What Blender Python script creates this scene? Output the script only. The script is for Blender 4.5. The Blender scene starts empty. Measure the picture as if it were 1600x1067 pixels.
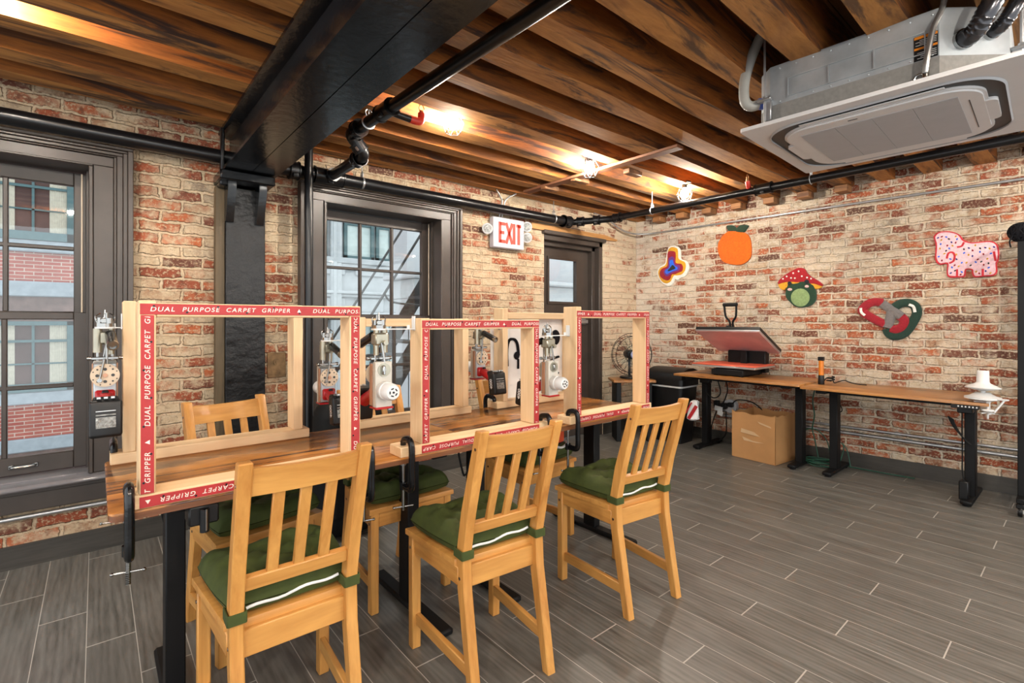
import bpy, bmesh, math, random
from mathutils import Vector, Matrix, Euler
PI = math.pi
R = math.radians
random.seed(7)
scene = bpy.context.scene
COL = scene.collection

# ------------------------------------------------------------------ camera / view
cam = bpy.data.cameras.new('camera')
cam_o = bpy.data.objects.new('camera', cam); COL.objects.link(cam_o)
ALPHA = math.atan(650 / 771.0)
cam.sensor_width = 36.0
cam.lens = 36.0 * 771.0 / 1600.0
cam.shift_y = -31.5 / 1600.0
cam.clip_start = 0.02
cam_o.location = (0, 0, 1.25)
cam_o.rotation_euler = (PI / 2, 0, -ALPHA)
scene.camera = cam_o
scene.view_settings.view_transform = 'Standard'
scene.view_settings.look = 'None'
scene.view_settings.gamma = 1.0
scene.view_settings.use_curve_mapping = False
scene.view_settings.exposure = 1.75
scene.render.engine = 'CYCLES'
scene.cycles.max_bounces = 8
scene.cycles.diffuse_bounces = 4
scene.cycles.glossy_bounces = 3
scene.cycles.transparent_max_bounces = 12
scene.cycles.caustics_reflective = False
scene.cycles.caustics_refractive = False
scene.cycles.sample_clamp_indirect = 4.0
scene.cycles.use_denoising = True

# ------------------------------------------------------------------ mesh builder
class MB:
    def __init__(self):
        self.bm = bmesh.new()
    def _merge(self, b, M=None, mi=0, smooth=False):
        if M is not None:
            bmesh.ops.transform(b, matrix=M, verts=b.verts)
        for f in b.faces:
            f.material_index = mi
            f.smooth = smooth
        me = bpy.data.meshes.new('tmp'); b.to_mesh(me); b.free()
        self.bm.from_mesh(me); bpy.data.meshes.remove(me)
        return self
    def box(self, c, s, bev=0.0, rot=None, mi=0, seg=1):
        b = bmesh.new(); bmesh.ops.create_cube(b, size=1.0)
        bmesh.ops.scale(b, vec=Vector(s), verts=b.verts)
        if bev > 0:
            bmesh.ops.bevel(b, geom=list(b.edges), offset=min(bev, min(s) * .45), segments=seg, affect='EDGES', profile=.5)
        M = Matrix.Translation(Vector(c))
        if rot is not None: M = M @ rot
        return self._merge(b, M, mi, seg > 1)
    def bb(self, a, b_, bev=0.0, mi=0):
        a = Vector(a); b_ = Vector(b_)
        return self.box((a + b_) / 2, [abs(q) for q in (b_ - a)], bev, None, mi)
    def bar(self, p0, p1, w, h, up=(0, 0, 1), bev=0.0, mi=0):
        p0 = Vector(p0); p1 = Vector(p1); z = (p1 - p0); L = z.length; z.normalize()
        x = Vector(up).cross(z)
        if x.length < 1e-5: x = Vector((1, 0, 0))
        x.normalize(); y = z.cross(x)
        rot = Matrix((x, y, z)).transposed().to_4x4()
        return self.box((p0 + p1) / 2, (w, h, L), bev, rot, mi)
    def cyl(self, p0, p1, r, n=16, r2=None, mi=0, bev=0.0):
        p0 = Vector(p0); p1 = Vector(p1); d = p1 - p0
        b = bmesh.new()
        bmesh.ops.create_cone(b, cap_ends=True, segments=n, radius1=r, radius2=r if r2 is None else r2, depth=d.length)
        if bev > 0:
            es = [e for e in b.edges if abs(e.verts[0].co.z - e.verts[1].co.z) < 1e-6]
            bmesh.ops.bevel(b, geom=es, offset=bev, segments=2, affect='EDGES', profile=.5)
        M = Matrix.Translation((p0 + p1) / 2) @ d.to_track_quat('Z', 'Y').to_matrix().to_4x4()
        return self._merge(b, M, mi, True)
    def ball(self, c, r, mi=0, u=16, v=10, s=(1, 1, 1), rot=None):
        b = bmesh.new(); bmesh.ops.create_uvsphere(b, u_segments=u, v_segments=v, radius=r)
        M = Matrix.Translation(Vector(c))
        if rot is not None: M = M @ rot
        return self._merge(b, M @ Matrix.Diagonal((*s, 1)), mi, True)
    def lathe(self, prof, n=24, M=None, mi=0, cap=True):
        b = bmesh.new(); rings = []
        for r, z in prof:
            rings.append([b.verts.new((r * math.cos(2 * PI * i / n), r * math.sin(2 * PI * i / n), z)) for i in range(n)])
        for k in range(len(rings) - 1):
            for i in range(n):
                j = (i + 1) % n
                b.faces.new((rings[k][i], rings[k][j], rings[k + 1][j], rings[k + 1][i]))
        if cap:
            if prof[0][0] > 1e-4: b.faces.new(rings[0][::-1])
            if prof[-1][0] > 1e-4: b.faces.new(rings[-1])
        bmesh.ops.remove_doubles(b, verts=b.verts, dist=1e-5)
        bmesh.ops.recalc_face_normals(b, faces=b.faces)
        return self._merge(b, M, mi, True)
    def tube(self, pts, r, n=10, mi=0, closed=False, flat=1.0):
        pts = [Vector(p) for p in pts]; b = bmesh.new(); N = len(pts); rings = []
        T = []
        for i in range(N):
            if closed: t = pts[(i + 1) % N] - pts[i - 1]
            elif i == 0: t = pts[1] - pts[0]
            elif i == N - 1: t = pts[-1] - pts[-2]
            else: t = (pts[i + 1] - pts[i]).normalized() + (pts[i] - pts[i - 1]).normalized()
            T.append(t.normalized())
        x = T[0].cross(Vector((0, 0, 1)))
        if x.length < 1e-3: x = T[0].cross(Vector((0, 1, 0)))
        x.normalize()
        for i in range(N):
            x = (x - T[i] * x.dot(T[i]))
            if x.length < 1e-6: x = T[i].orthogonal()
            x.normalize(); y = T[i].cross(x)
            rr = r[i] if isinstance(r, (list, tuple)) else r
            rings.append([b.verts.new(pts[i] + x * rr * math.cos(2 * PI * k / n) + y * rr * flat * math.sin(2 * PI * k / n)) for k in range(n)])
        for i in range(N if closed else N - 1):
            A = rings[i]; B = rings[(i + 1) % N]
            for k in range(n):
                b.faces.new((A[k], A[(k + 1) % n], B[(k + 1) % n], B[k]))
        if not closed:
            b.faces.new(rings[0][::-1]); b.faces.new(rings[-1])
        bmesh.ops.recalc_face_normals(b, faces=b.faces)
        return self._merge(b, None, mi, True)
    def prism(self, poly, z0, z1, M=None, mi=0, bev=0.0, smooth=False):
        b = bmesh.new()
        vs = [b.verts.new((p[0], p[1], z0)) for p in poly]
        f = b.faces.new(vs)
        r = bmesh.ops.extrude_face_region(b, geom=[f])
        top = [g for g in r['geom'] if isinstance(g, bmesh.types.BMVert)]
        bmesh.ops.translate(b, vec=(0, 0, z1 - z0), verts=top)
        bmesh.ops.recalc_face_normals(b, faces=b.faces)
        if bev > 0:
            es = [e for e in b.edges if abs(e.verts[0].co.z - z1) < 1e-6 and abs(e.verts[1].co.z - z1) < 1e-6]
            bmesh.ops.bevel(b, geom=es, offset=bev, segments=2, affect='EDGES', profile=.5)
        return self._merge(b, M, mi, smooth)
    def mesh(self, verts, faces, mi=0, smooth=True, M=None):
        b = bmesh.new(); vs = [b.verts.new(v) for v in verts]
        for f in faces: b.faces.new([vs[i] for i in f])
        bmesh.ops.recalc_face_normals(b, faces=b.faces)
        return self._merge(b, M, mi, smooth)
    def add(self, bmcopy, M=None, mi=0):
        return self._merge(bmcopy.copy(), M, mi, False)
    def build(self, name, mats, parent=None, loc=(0, 0, 0), label=None, rz=0.0):
        me = bpy.data.meshes.new(name)
        self.bm.to_mesh(me); self.bm.free()
        if not isinstance(mats, (list, tuple)): mats = [mats]
        for m in mats: me.materials.append(m)
        try: me.set_sharp_from_angle(angle=R(38))
        except Exception: pass
        o = bpy.data.objects.new(name, me); COL.objects.link(o)
        o.location = loc; o.rotation_euler = (0, 0, rz)
        if parent is not None: o.parent = parent
        if label: o['label'] = label
        return o

def thing(name, label, cat, loc=(0, 0, 0), rz=0.0, group=None):
    o = bpy.data.objects.new(name, None); COL.objects.link(o)
    o.empty_display_size = .1
    o.location = loc; o.rotation_euler = (0, 0, rz)
    return tag(o, label, cat, group)
def tag(o, label, cat, group=None):
    o['label'] = label; o['category'] = cat
    if group: o['group'] = group
    return o
def struct(o):
    o['kind'] = 'structure'; return o
def sempty(name, loc=(0, 0, 0)):
    o = bpy.data.objects.new(name, None); COL.objects.link(o); o.location = loc
    return struct(o)
def dup(root, loc, rz=0.0, label=None):
    c = root.copy(); COL.objects.link(c); c.location = loc; c.rotation_euler = (0, 0, rz)
    if label: c['label'] = label
    for ch in list(root.children):
        k = ch.copy(); COL.objects.link(k); k.parent = c
        for g in list(ch.children):
            q = g.copy(); COL.objects.link(q); q.parent = k
    return c
def cr(pts, n=6, closed=False):
    P = [Vector(p) for p in pts]; N = len(P); out = []
    for i in range(N if closed else N - 1):
        if closed: a, b, c, d = P[i - 1], P[i], P[(i + 1) % N], P[(i + 2) % N]
        else: a, b, c, d = P[max(i - 1, 0)], P[i], P[i + 1], P[min(i + 2, N - 1)]
        for k in range(n):
            t = k / n
            out.append(.5 * (2 * b + (c - a) * t + (2 * a - 5 * b + 4 * c - d) * t * t + (3 * b - a - 3 * c + d) * t ** 3))
    if not closed: out.append(P[-1])
    return out

# ------------------------------------------------------------------ materials
class NT:
    def __init__(self, name):
        self.m = bpy.data.materials.new(name); self.m.use_nodes = True
        self.t = self.m.node_tree; self.t.nodes.clear()
        self.out = self.t.nodes.new('ShaderNodeOutputMaterial')
        self.b = self.t.nodes.new('ShaderNodeBsdfPrincipled')
        self.t.links.new(self.b.outputs[0], self.out.inputs[0])
    def n(self, typ, ins=None, **props):
        x = self.t.nodes.new(typ)
        for k, v in props.items(): setattr(x, k, v)
        if ins:
            for k, v in ins.items(): self.s(x.inputs[k], v)
        return x
    def s(self, sock, v):
        if isinstance(v, bpy.types.NodeSocket): self.t.links.new(v, sock)
        elif isinstance(v, (tuple, list)) and len(v) == 3 and sock.type == 'RGBA': sock.default_value = (*v, 1)
        else: sock.default_value = v
    def P(self, **k):
        for a, v in k.items(): self.s(self.b.inputs[a.replace('_', ' ')], v)
    def math(self, op, a, b=0.0, c=0.0, clamp=False):
        x = self.n('ShaderNodeMath', {0: a, 1: b, 2: c}, operation=op); x.use_clamp = clamp; return x.outputs[0]
    def mix(self, f, a, b, blend='MIX'):
        x = self.n('ShaderNodeMix', data_type='RGBA', blend_type=blend)
        self.s(x.inputs['Factor'], f); self.s(x.inputs[6], a); self.s(x.inputs[7], b); return x.outputs[2]
    def ramp(self, f, stops, interp='LINEAR'):
        x = self.n('ShaderNodeValToRGB', {0: f}); r = x.color_ramp; r.interpolation = interp
        while len(r.elements) < len(stops): r.elements.new(.5)
        for e, (p, c) in zip(r.elements, stops):
            e.position = p; e.color = (*c, 1) if len(c) == 3 else c
        return x.outputs[0]
    def rng(self, v, a, b, c=0.0, d=1.0, smooth=True):
        x = self.n('ShaderNodeMapRange', {'Value': v, 'From Min': a, 'From Max': b, 'To Min': c, 'To Max': d})
        if smooth: x.interpolation_type = 'SMOOTHSTEP'
        return x.outputs[0]
    def coord(self, which='Object', scale=(1, 1, 1), loc=(0, 0, 0), rot=(0, 0, 0)):
        tc = self.n('ShaderNodeTexCoord')
        mp = self.n('ShaderNodeMapping', {'Vector': tc.outputs[which], 'Scale': scale, 'Location': loc, 'Rotation': rot})
        return mp.outputs[0]
    def noise(self, vec, scale=5.0, detail=4.0, rough=.55, dist=0.0):
        x = self.n('ShaderNodeTexNoise', {'Vector': vec, 'Scale': scale, 'Detail': detail, 'Roughness': rough, 'Distortion': dist})
        return x
    def bump(self, h, strength=.5, dist=.01):
        x = self.n('ShaderNodeBump', {'Height': h, 'Strength': strength, 'Distance': dist}); self.s(self.b.inputs['Normal'], x.outputs[0]); return x

def mat(name, col, rough=.5, metal=0.0, var=.12, vs=12.0, bump=0.0, bs=60.0, bd=.004, coat=0.0, emit=None, es=1.0, spec=None, sheen=0.0):
    g = NT(name); v = g.coord()
    nz = g.noise(v, vs, 4).outputs[0]
    lo = tuple(c * (1 - var) for c in col); hi = tuple(min(1, c * (1 + var)) for c in col)
    g.P(Base_Color=g.ramp(nz, [(.3, lo), (.7, hi)]), Roughness=rough, Metallic=metal)
    if coat: g.P(Coat_Weight=coat, Coat_Roughness=.15)
    if spec is not None: g.P(Specular_IOR_Level=spec)
    if sheen: g.P(Sheen_Weight=sheen)
    if bump: g.bump(g.noise(v, bs, 4).outputs[0], bump, bd)
    if emit: g.P(Emission_Color=emit, Emission_Strength=es)
    return g.m

def wood(name, c_lo, c_hi, axis='X', rough=.4, coat=0.0, k=14.0, stretch=.08, dark=None, bump=.15, knots=False, var=True):
    g = NT(name); sc = [1, 1, 1]; sc['XYZ'.index(axis)] = stretch
    oi = g.n('ShaderNodeObjectInfo')
    tc = g.n('ShaderNodeTexCoord')
    add = g.n('ShaderNodeVectorMath', {0: tc.outputs['Object'], 1: oi.outputs['Random']}, operation='ADD')
    off = g.n('ShaderNodeVectorMath', {0: add.outputs[0], 1: (3.7, 1.3, 2.1)}, operation='MULTIPLY_ADD')
    off.inputs[1].default_value = (1, 1, 1); off.inputs[2].default_value = (3.7, 1.3, 2.1)
    mp = g.n('ShaderNodeMapping', {'Vector': off.outputs[0], 'Scale': sc}).outputs[0]
    n1 = g.noise(mp, k, 5, .6, 1.2).outputs[0]
    n2 = g.noise(mp, k * 7, 3, .6).outputs[0]
    f = g.math('ADD', g.math('MULTIPLY', n1, .75), g.math('MULTIPLY', n2, .25))
    c = g.ramp(f, [(.3, c_lo), (.62, c_hi)])
    if dark:
        n3 = g.noise(mp, k * .45, 6, .65, 2.0).outputs[0]
        c = g.mix(g.rng(n3, .50, .62), c, dark)
    if var:
        c = g.mix(g.math('MULTIPLY', oi.outputs['Random'], .25), c, tuple(q * .75 for q in c_hi))
    if knots:
        vo = g.n('ShaderNodeTexVoronoi', {'Vector': g.n('ShaderNodeMapping', {'Vector': off.outputs[0], 'Scale': [q * (4.5 if q == 1 else 3.0 / stretch * .08) for q in sc]}).outputs[0], 'Scale': 1.0})
        c = g.mix(g.rng(vo.outputs['Distance'], .05, .085, .85, 0), c, tuple(q * .35 for q in c_lo))
    g.P(Base_Color=c, Roughness=rough)
    if coat: g.P(Coat_Weight=coat, Coat_Roughness=.12)
    if bump: g.bump(n2, bump, .002)
    return g.m

def brickwall(name, horiz, cream, white, whitemask=None, thr=.0, zshift=0.0):
    """old worn brick; horiz is the index of the horizontal world axis of the wall"""
    g = NT(name); tc = g.n('ShaderNodeTexCoord')
    sp = g.n('ShaderNodeSeparateXYZ', {0: tc.outputs['Object']})
    h = sp.outputs[horiz]; z = sp.outputs[2]
    cv = g.n('ShaderNodeCombineXYZ', {0: h, 1: z, 2: 0.0}).outputs[0]
    d1 = g.noise(cv, 5.0, 2).outputs['Color']; d2 = g.noise(cv, 38.0, 3).outputs['Color']
    def vm(op, a, b, c=None):
        x = g.n('ShaderNodeVectorMath', {0: a, 1: b}, operation=op)
        if c is not None: g.s(x.inputs[2], c)
        return x.outputs[0]
    w = vm('MULTIPLY_ADD', d1, (.036, .032, 0), (0.0, 0.0, 0))
    w2 = vm('MULTIPLY_ADD', d2, (.026, .024, 0), (0.0, 0.0, 0))
    vec = vm('ADD', cv, vm('ADD', w, w2))
    bt = g.n('ShaderNodeTexBrick', {'Vector': vec, 'Color1': (0, 0, 0), 'Color2': (1, 1, 1), 'Mortar': (.5, .5, .5), 'Scale': 1.0,
             'Mortar Size': .011, 'Mortar Smooth': .55, 'Bias': 0.0, 'Brick Width': .212, 'Row Height': .0665})
    bt.offset = .5
    rnd = g.n('ShaderNodeSeparateColor', {0: bt.outputs['Color']}).outputs[0]
    bc = g.ramp(rnd, [(0, (.10, .050, .036)), (.08, (.20, .058, .034)), (.28, (.31, .075, .034)), (.46, (.42, .110, .040)), (.6, (.30, .10, .052)),
                      (.74, (.36, .22, .13)), (.88, (.40, .28, .18)), (1, (.17, .135, .105))])
    n1 = g.noise(cv, 22.0, 6, .65).outputs[0]
    bc = g.mix(g.rng(n1, .48, .66, 0, .75), bc, (.11, .045, .028))
    nl = g.noise(cv, 55.0, 5, .7).outputs[0]
    bc = g.mix(g.rng(nl, .52, .60, 0, .85), bc, tuple(c * .85 for c in cream))
    # mortar / old paint
    n2 = g.noise(cv, 2.3, 5, .6).outputs[0]; n3 = g.noise(cv, 30.0, 6, .7).outputs[0]
    pc = g.mix(g.rng(n2, .35, .65), cream, tuple(c * .72 for c in cream))
    pc = g.mix(g.rng(n3, .35, .7, 0, .6), pc, white)
    n6 = g.noise(cv, 75.0, 4, .7).outputs[0]
    pc = g.mix(g.rng(n6, .54, .66, 0, .7), pc, tuple(c * .28 for c in cream))
    # worn-paint amount per place
    n4 = g.noise(cv, 7.0, 7, .62).outputs[0]; n5 = g.noise(cv, 1.3, 3, .5).outputs[0]
    perb = g.math('MULTIPLY_ADD', rnd, .22, -.11)
    amt = g.math('ADD', g.math('ADD', n4, perb), g.math('MULTIPLY_ADD', n5, .5, -.25 + thr))
    if whitemask:
        lo, hi, axis, gain = whitemask
        src = h if axis == 'h' else z
        wm = g.rng(src, lo, hi)
        amt = g.math('ADD', amt, g.math('MULTIPLY', wm, gain))
        pc = g.mix(g.math('MULTIPLY', wm, .75), pc, white)
    wear = g.rng(amt, .43, .63)
    mort = bt.outputs['Fac']
    fac = g.math('MAXIMUM', g.math('MULTIPLY', mort, .92), g.math('MULTIPLY', wear, .86))
    col = g.mix(fac, bc, pc)
    g.P(Base_Color=col, Roughness=.85, Specular_IOR_Level=.25)
    hgt = g.math('ADD', g.math('MULTIPLY', mort, -1.0), g.math('ADD', g.math('MULTIPLY', n3, .55), g.math('MULTIPLY', n4, .6)))
    g.bump(hgt, .9, .015)
    return g.m

def floor_mat():
    g = NT('floor_planks'); tc = g.n('ShaderNodeTexCoord')
    sp = g.n('ShaderNodeSeparateXYZ', {0: tc.outputs['Object']}); x, y = sp.outputs[0], sp.outputs[1]
    W, L = .152, .913
    u = g.math('DIVIDE', g.math('SUBTRACT', x, 2.403), W)
    row = g.math('FLOOR', u); fu = g.math('SUBTRACT', u, row)
    v = g.math('DIVIDE', g.math('ADD', g.math('SUBTRACT', y, .368), g.math('MULTIPLY', row, .3043)), L)
    cel = g.math('FLOOR', v); fv = g.math('SUBTRACT', v, cel)
    eu = g.math('MULTIPLY', g.math('MINIMUM', fu, g.math('SUBTRACT', 1.0, fu)), W)
    ev = g.math('MULTIPLY', g.math('MINIMUM', fv, g.math('SUBTRACT', 1.0, fv)), L)
    gr = g.math('MAXIMUM', g.math('LESS_THAN', eu, .0014), g.math('LESS_THAN', ev, .0024))
    idv = g.n('ShaderNodeCombineXYZ', {0: row, 1: cel, 2: 0.0}).outputs[0]
    wn = g.n('ShaderNodeTexWhiteNoise', {'Vector': idv}, noise_dimensions='3D')
    sep = g.n('ShaderNodeCombineXYZ', {0: g.math('MULTIPLY_ADD', wn.outputs[0], 13.0, x), 1: g.math('MULTIPLY', g.math('MULTIPLY_ADD', wn.outputs[0], 9.0, y), .09), 2: 0.0}).outputs[0]
    n1 = g.noise(sep, 16.0, 6, .62, 1.6).outputs[0]
    n2 = g.noise(sep, 95.0, 4, .6).outputs[0]
    wv = g.n('ShaderNodeTexWave', {'Vector': sep, 'Scale': 13.0, 'Distortion': 9.0, 'Detail': 3.0, 'Detail Scale': 1.1}, wave_type='BANDS')
    f = g.math('ADD', g.math('ADD', g.math('MULTIPLY', n1, .58), g.math('MULTIPLY', n2, .32)), g.math('MULTIPLY', wv.outputs[1], .10))
    c = g.ramp(f, [(.30, (.056, .053, .046)), (.46, (.118, .112, .099)), (.56, (.150, .143, .128)), (.72, (.205, .196, .176))])
    c = g.mix(g.math('MULTIPLY', wn.outputs[0], .35), c, (.100, .095, .084))
    c = g.mix(gr, c, (.42, .40, .36))
    g.P(Base_Color=c, Roughness=g.rng(n1, .3, .7, .30, .46))
    g.bump(g.math('SUBTRACT', g.math('MULTIPLY', f, .3), gr), .25, .002)
    return g.m

def glass_mat(name='window_glass', tint=(.93, .97, .97)):
    g = NT(name); g.t.nodes.remove(g.b)
    tr = g.n('ShaderNodeBsdfTransparent', {0: tint}); gl = g.n('ShaderNodeBsdfGlossy', {'Roughness': .02, 'Color': (1, 1, 1)})
    lw = g.n('ShaderNodeLayerWeight', {'Blend': .5})
    fr = g.math('MULTIPLY_ADD', g.math('POWER', lw.outputs['Facing'], 5.0), .9, .045, clamp=True)
    v = g.coord(); nz = g.noise(v, 3.0, 2).outputs[0]
    bp = g.n('ShaderNodeBump', {'Height': nz, 'Strength': .04, 'Distance': .02}); g.s(gl.inputs['Normal'], bp.outputs[0])
    mx = g.n('ShaderNodeMixShader', {0: fr, 1: tr.outputs[0], 2: gl.outputs[0]})
    g.t.links.new(mx.outputs[0], g.out.inputs[0]); return g.m

M = {}
CREAM = (.55, .42, .27); WHITE = (.74, .69, .61)
M['brick_w'] = brickwall('brick_window_wall', 0, CREAM, (.66, .55, .40), (3.15, 3.5, 'h', .12), .03)
M['brick_r'] = brickwall('brick_art_wall', 1, (.61, .49, .34), WHITE, (1.6, 3.6, 'h', .10), .025)
M['floor'] = floor_mat()
M['base'] = wood('baseboard_tile', (.022, .020, .017), (.060, .054, .046), 'X', .35, k=16)
M['brown'] = mat('brown_paint', (.052, .040, .033), .38, var=.12, vs=9, bump=.06, bs=30)
M['sill'] = mat('skylit_sill_paint', (.20, .19, .20), .16, var=.1)  # brown sill lightened: sky light from the window is put into the colour
M['blackpaint'] = mat('black_gloss_paint', (.0045, .005, .006), .2, spec=.4, var=.3, vs=8, bump=.3, bs=26, bd=.005)
M['column'] = mat('black_rough_paint', (.0055, .0055, .006), .34, spec=.35, var=.3, vs=8, bump=.8, bs=13, bd=.012)
M['pipe'] = mat('black_pipe', (.005, .005, .006), .28, spec=.45, var=.3, bump=.05)
M['steel'] = mat('galvanised_steel', (.45, .46, .47), .38, .85, var=.12, vs=20)
M['zinc'] = mat('zinc_sheet', (.46, .49, .51), .42, .55, var=.14, vs=9, bump=.05)
M['chrome'] = mat('chrome', (.33, .33, .32), .22, 1.0, var=.08)
M['brass'] = mat('nickel_beige', (.36, .34, .27), .32, .75, var=.1)
M['black'] = mat('black_plastic', (.006, .006, .0065), .38, spec=.35, var=.2)
M['blackm'] = mat('black_powder_coat', (.004, .004, .0045), .5, spec=.25, var=.2, bump=.08, bs=300, bd=.001)
M['rubber'] = mat('black_rubber', (.006, .006, .006), .7, spec=.25, var=.2)
M['white'] = mat('white_plastic', (.66, .66, .65), .35, var=.03)
M['acwhite'] = mat('ac_white', (.66, .64, .63), .45, var=.02)
M['acgrey'] = mat('ac_grey', (.42, .42, .43), .55, var=.03)
M['acslot'] = mat('ac_slot', (.035, .036, .036), .5)
M['foam'] = mat('grey_foam', (.20, .19, .175), .85, var=.12, vs=60)
M['red'] = mat('red_plastic', (.36, .008, .012), .3, var=.08, coat=.1)
M['tape'] = mat('red_tape', (.38, .022, .024), .55, var=.1, vs=30)
M['tapetext'] = mat('tape_lettering', (.80, .68, .60), .6, var=.05)
M['cream'] = mat('cream_disc', (.60, .48, .35), .5, var=.05)
M['copper'] = mat('copper_plate', (.50, .27, .17), .38, .4, var=.1)
M['ivory'] = mat('ivory_plate', (.50, .475, .42), .42, var=.05)
M['rod'] = mat('dark_rod', (.03, .03, .03), .25, .6)
PL, PH = (.62, .39, .19), (.80, .58, .35)
for a in 'XYZ': M['pine' + a] = wood('pine_' + a, PL, PH, a, .55, k=10, stretch=.10, bump=.12)
CL_, CH = (.38, .145, .026), (.66, .33, .085)
for a in 'XYZ': M['chair' + a] = wood('honey_pine_' + a, CL_, CH, a, .42, coat=.06, k=11, stretch=.08, bump=.08)
M['top'] = wood('walnut_top', (.11, .035, .008), (.50, .20, .042), 'X', .2, coat=0, k=10, stretch=.13, dark=(.055, .020, .008), bump=.05, var=False)
M['topdesk'] = wood('walnut_desk', (.20, .075, .020), (.47, .215, .060), 'Y', .3, coat=0, k=8, stretch=.12, dark=(.16, .06, .02), bump=.05, var=False)
M['edge'] = wood('walnut_edge', (.08, .028, .010), (.20, .075, .028), 'X', .35, k=12, stretch=.1, var=False)
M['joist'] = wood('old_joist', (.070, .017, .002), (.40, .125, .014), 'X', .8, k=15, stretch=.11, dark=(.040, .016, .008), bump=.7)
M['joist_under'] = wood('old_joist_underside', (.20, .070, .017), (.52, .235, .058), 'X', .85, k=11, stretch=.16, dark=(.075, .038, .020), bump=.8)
M['deck'] = wood('ceiling_deck', (.10, .036, .010), (.28, .105, .028), 'X', .7, k=6, stretch=.12, bump=.4)
M['oldtimber'] = wood('old_timber', (.15, .060, .025), (.36, .165, .060), 'Y', .65, k=7, stretch=.12, dark=(.12, .05, .02), bump=.4)
M['batten'] = wood('batten_timber', (.12, .042, .018), (.25, .10, .045), 'Y', .7, k=9, stretch=.12, bump=.3)
M['lintel'] = wood('lintel_timber', (.30, .13, .035), (.56, .28, .09), 'X', .6, k=7, stretch=.12, bump=.3)
M['bulb'] = mat('lamp_globe', (1, 1, 1), .4, emit=(1.0, .92, .80), es=340.0)
M['green'] = mat('green_cotton', (.043, .058, .007), .85, var=.18, vs=25, bump=.2, bs=260, bd=.001)
M['greenback'] = mat('green_strap', (.042, .058, .008), .85, var=.18, vs=25, bump=.2, bs=260, bd=.001)
M['zip'] = mat('white_zip', (.80, .80, .78), .5)
M['glass'] = glass_mat()
M['exitface'] = mat('exit_face', (.40, .385, .42), .4, var=.02, emit=(1, .95, .98), es=.02)
M['exitred'] = mat('exit_red', (.30, .022, .010), .5, emit=(1, .09, .03), es=.10)
M['reflector'] = mat('lamp_reflector', (.30, .31, .30), .3, .6, var=.5, vs=90, bump=.9, bs=110, bd=.01)
M['cloth'] = mat('primary_cloth', (.70, .68, .65), .85, var=.05, bump=.2, bs=300, bd=.001)
M['yarnblack'] = mat('black_yarn', (.005, .005, .007), .9, spec=.2, var=.3, bump=.8, bs=200, bd=.006)
M['card'] = mat('cardboard', (.47, .24, .09), .7, var=.08, vs=6)
M['cardin'] = mat('cardboard_inside', (.40, .20, .075), .75, var=.1, vs=6)
M['packtape'] = mat('clear_packing_tape', (.62, .42, .24), .2, var=.05)
M['platen'] = mat('aluminium_platen', (.60, .61, .61), .3, .85, var=.08)
M['pinkplaten'] = mat('pinkish_heated_plate', (.70, .44, .43), .35, .1, var=.12, vs=6)
M['redpad'] = mat('orange_red_silicone', (.66, .115, .060), .55, var=.06)
M['orange'] = mat('orange_plastic', (.62, .19, .012), .35)
M['gcord'] = mat('green_cord', (.012, .075, .045), .5)
M['blue'] = mat('blue_cap', (.07, .12, .42), .4)
M['fanhub'] = mat('pale_blue_hub', (.34, .38, .60), .4)
M['foil'] = mat('ribbed_black_foil', (.05, .05, .055), .22, .75, var=.2)
M['conduitflex'] = mat('flex_conduit', (.30, .29, .28), .35, .8)
M['rust'] = mat('rusty_plate', (.20, .12, .055), .7, .3, var=.5, vs=18, bump=.3)
M['oldboard'] = wood('dark_board', (.05, .033, .016), (.13, .09, .045), 'Z', .6, k=12, stretch=.1, bump=.3)
M['pvc'] = mat('grey_pvc', (.33, .32, .29), .5, var=.1)
M['sprred'] = mat('sprinkler_red', (.55, .035, .02), .4)
M['sprbrass'] = mat('sprinkler_brass', (.42, .20, .09), .35, .7)
M['linered'] = mat('white_liner_bag', (.78, .78, .78), .4)
def yarn(n, c): return mat('yarn_' + n, c, .95, var=.16, vs=70, bump=.9, bs=150, bd=.006, sheen=.2)
Y_ = {k: yarn(k, c) for k, c in dict(white=(.78, .76, .70), yellow=(.66, .33, .015), crimson=(.30, .008, .018), purple=(.13, .03, .22), blue=(.02, .13, .75), black=(.012, .014, .018),
      orange=(.62, .115, .003), leaf=(.018, .042, .022), red=(.36, .008, .014), gold=(.72, .34, .02), forest=(.012, .045, .022), lime=(.24, .34, .14), pink=(.80, .48, .46), grey=(.17, .155, .15),
      bottle=(.010, .038, .025), rose=(.84, .55, .60), scarlet=(.60, .025, .04), navy=(.03, .03, .22)).items()}
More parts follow.
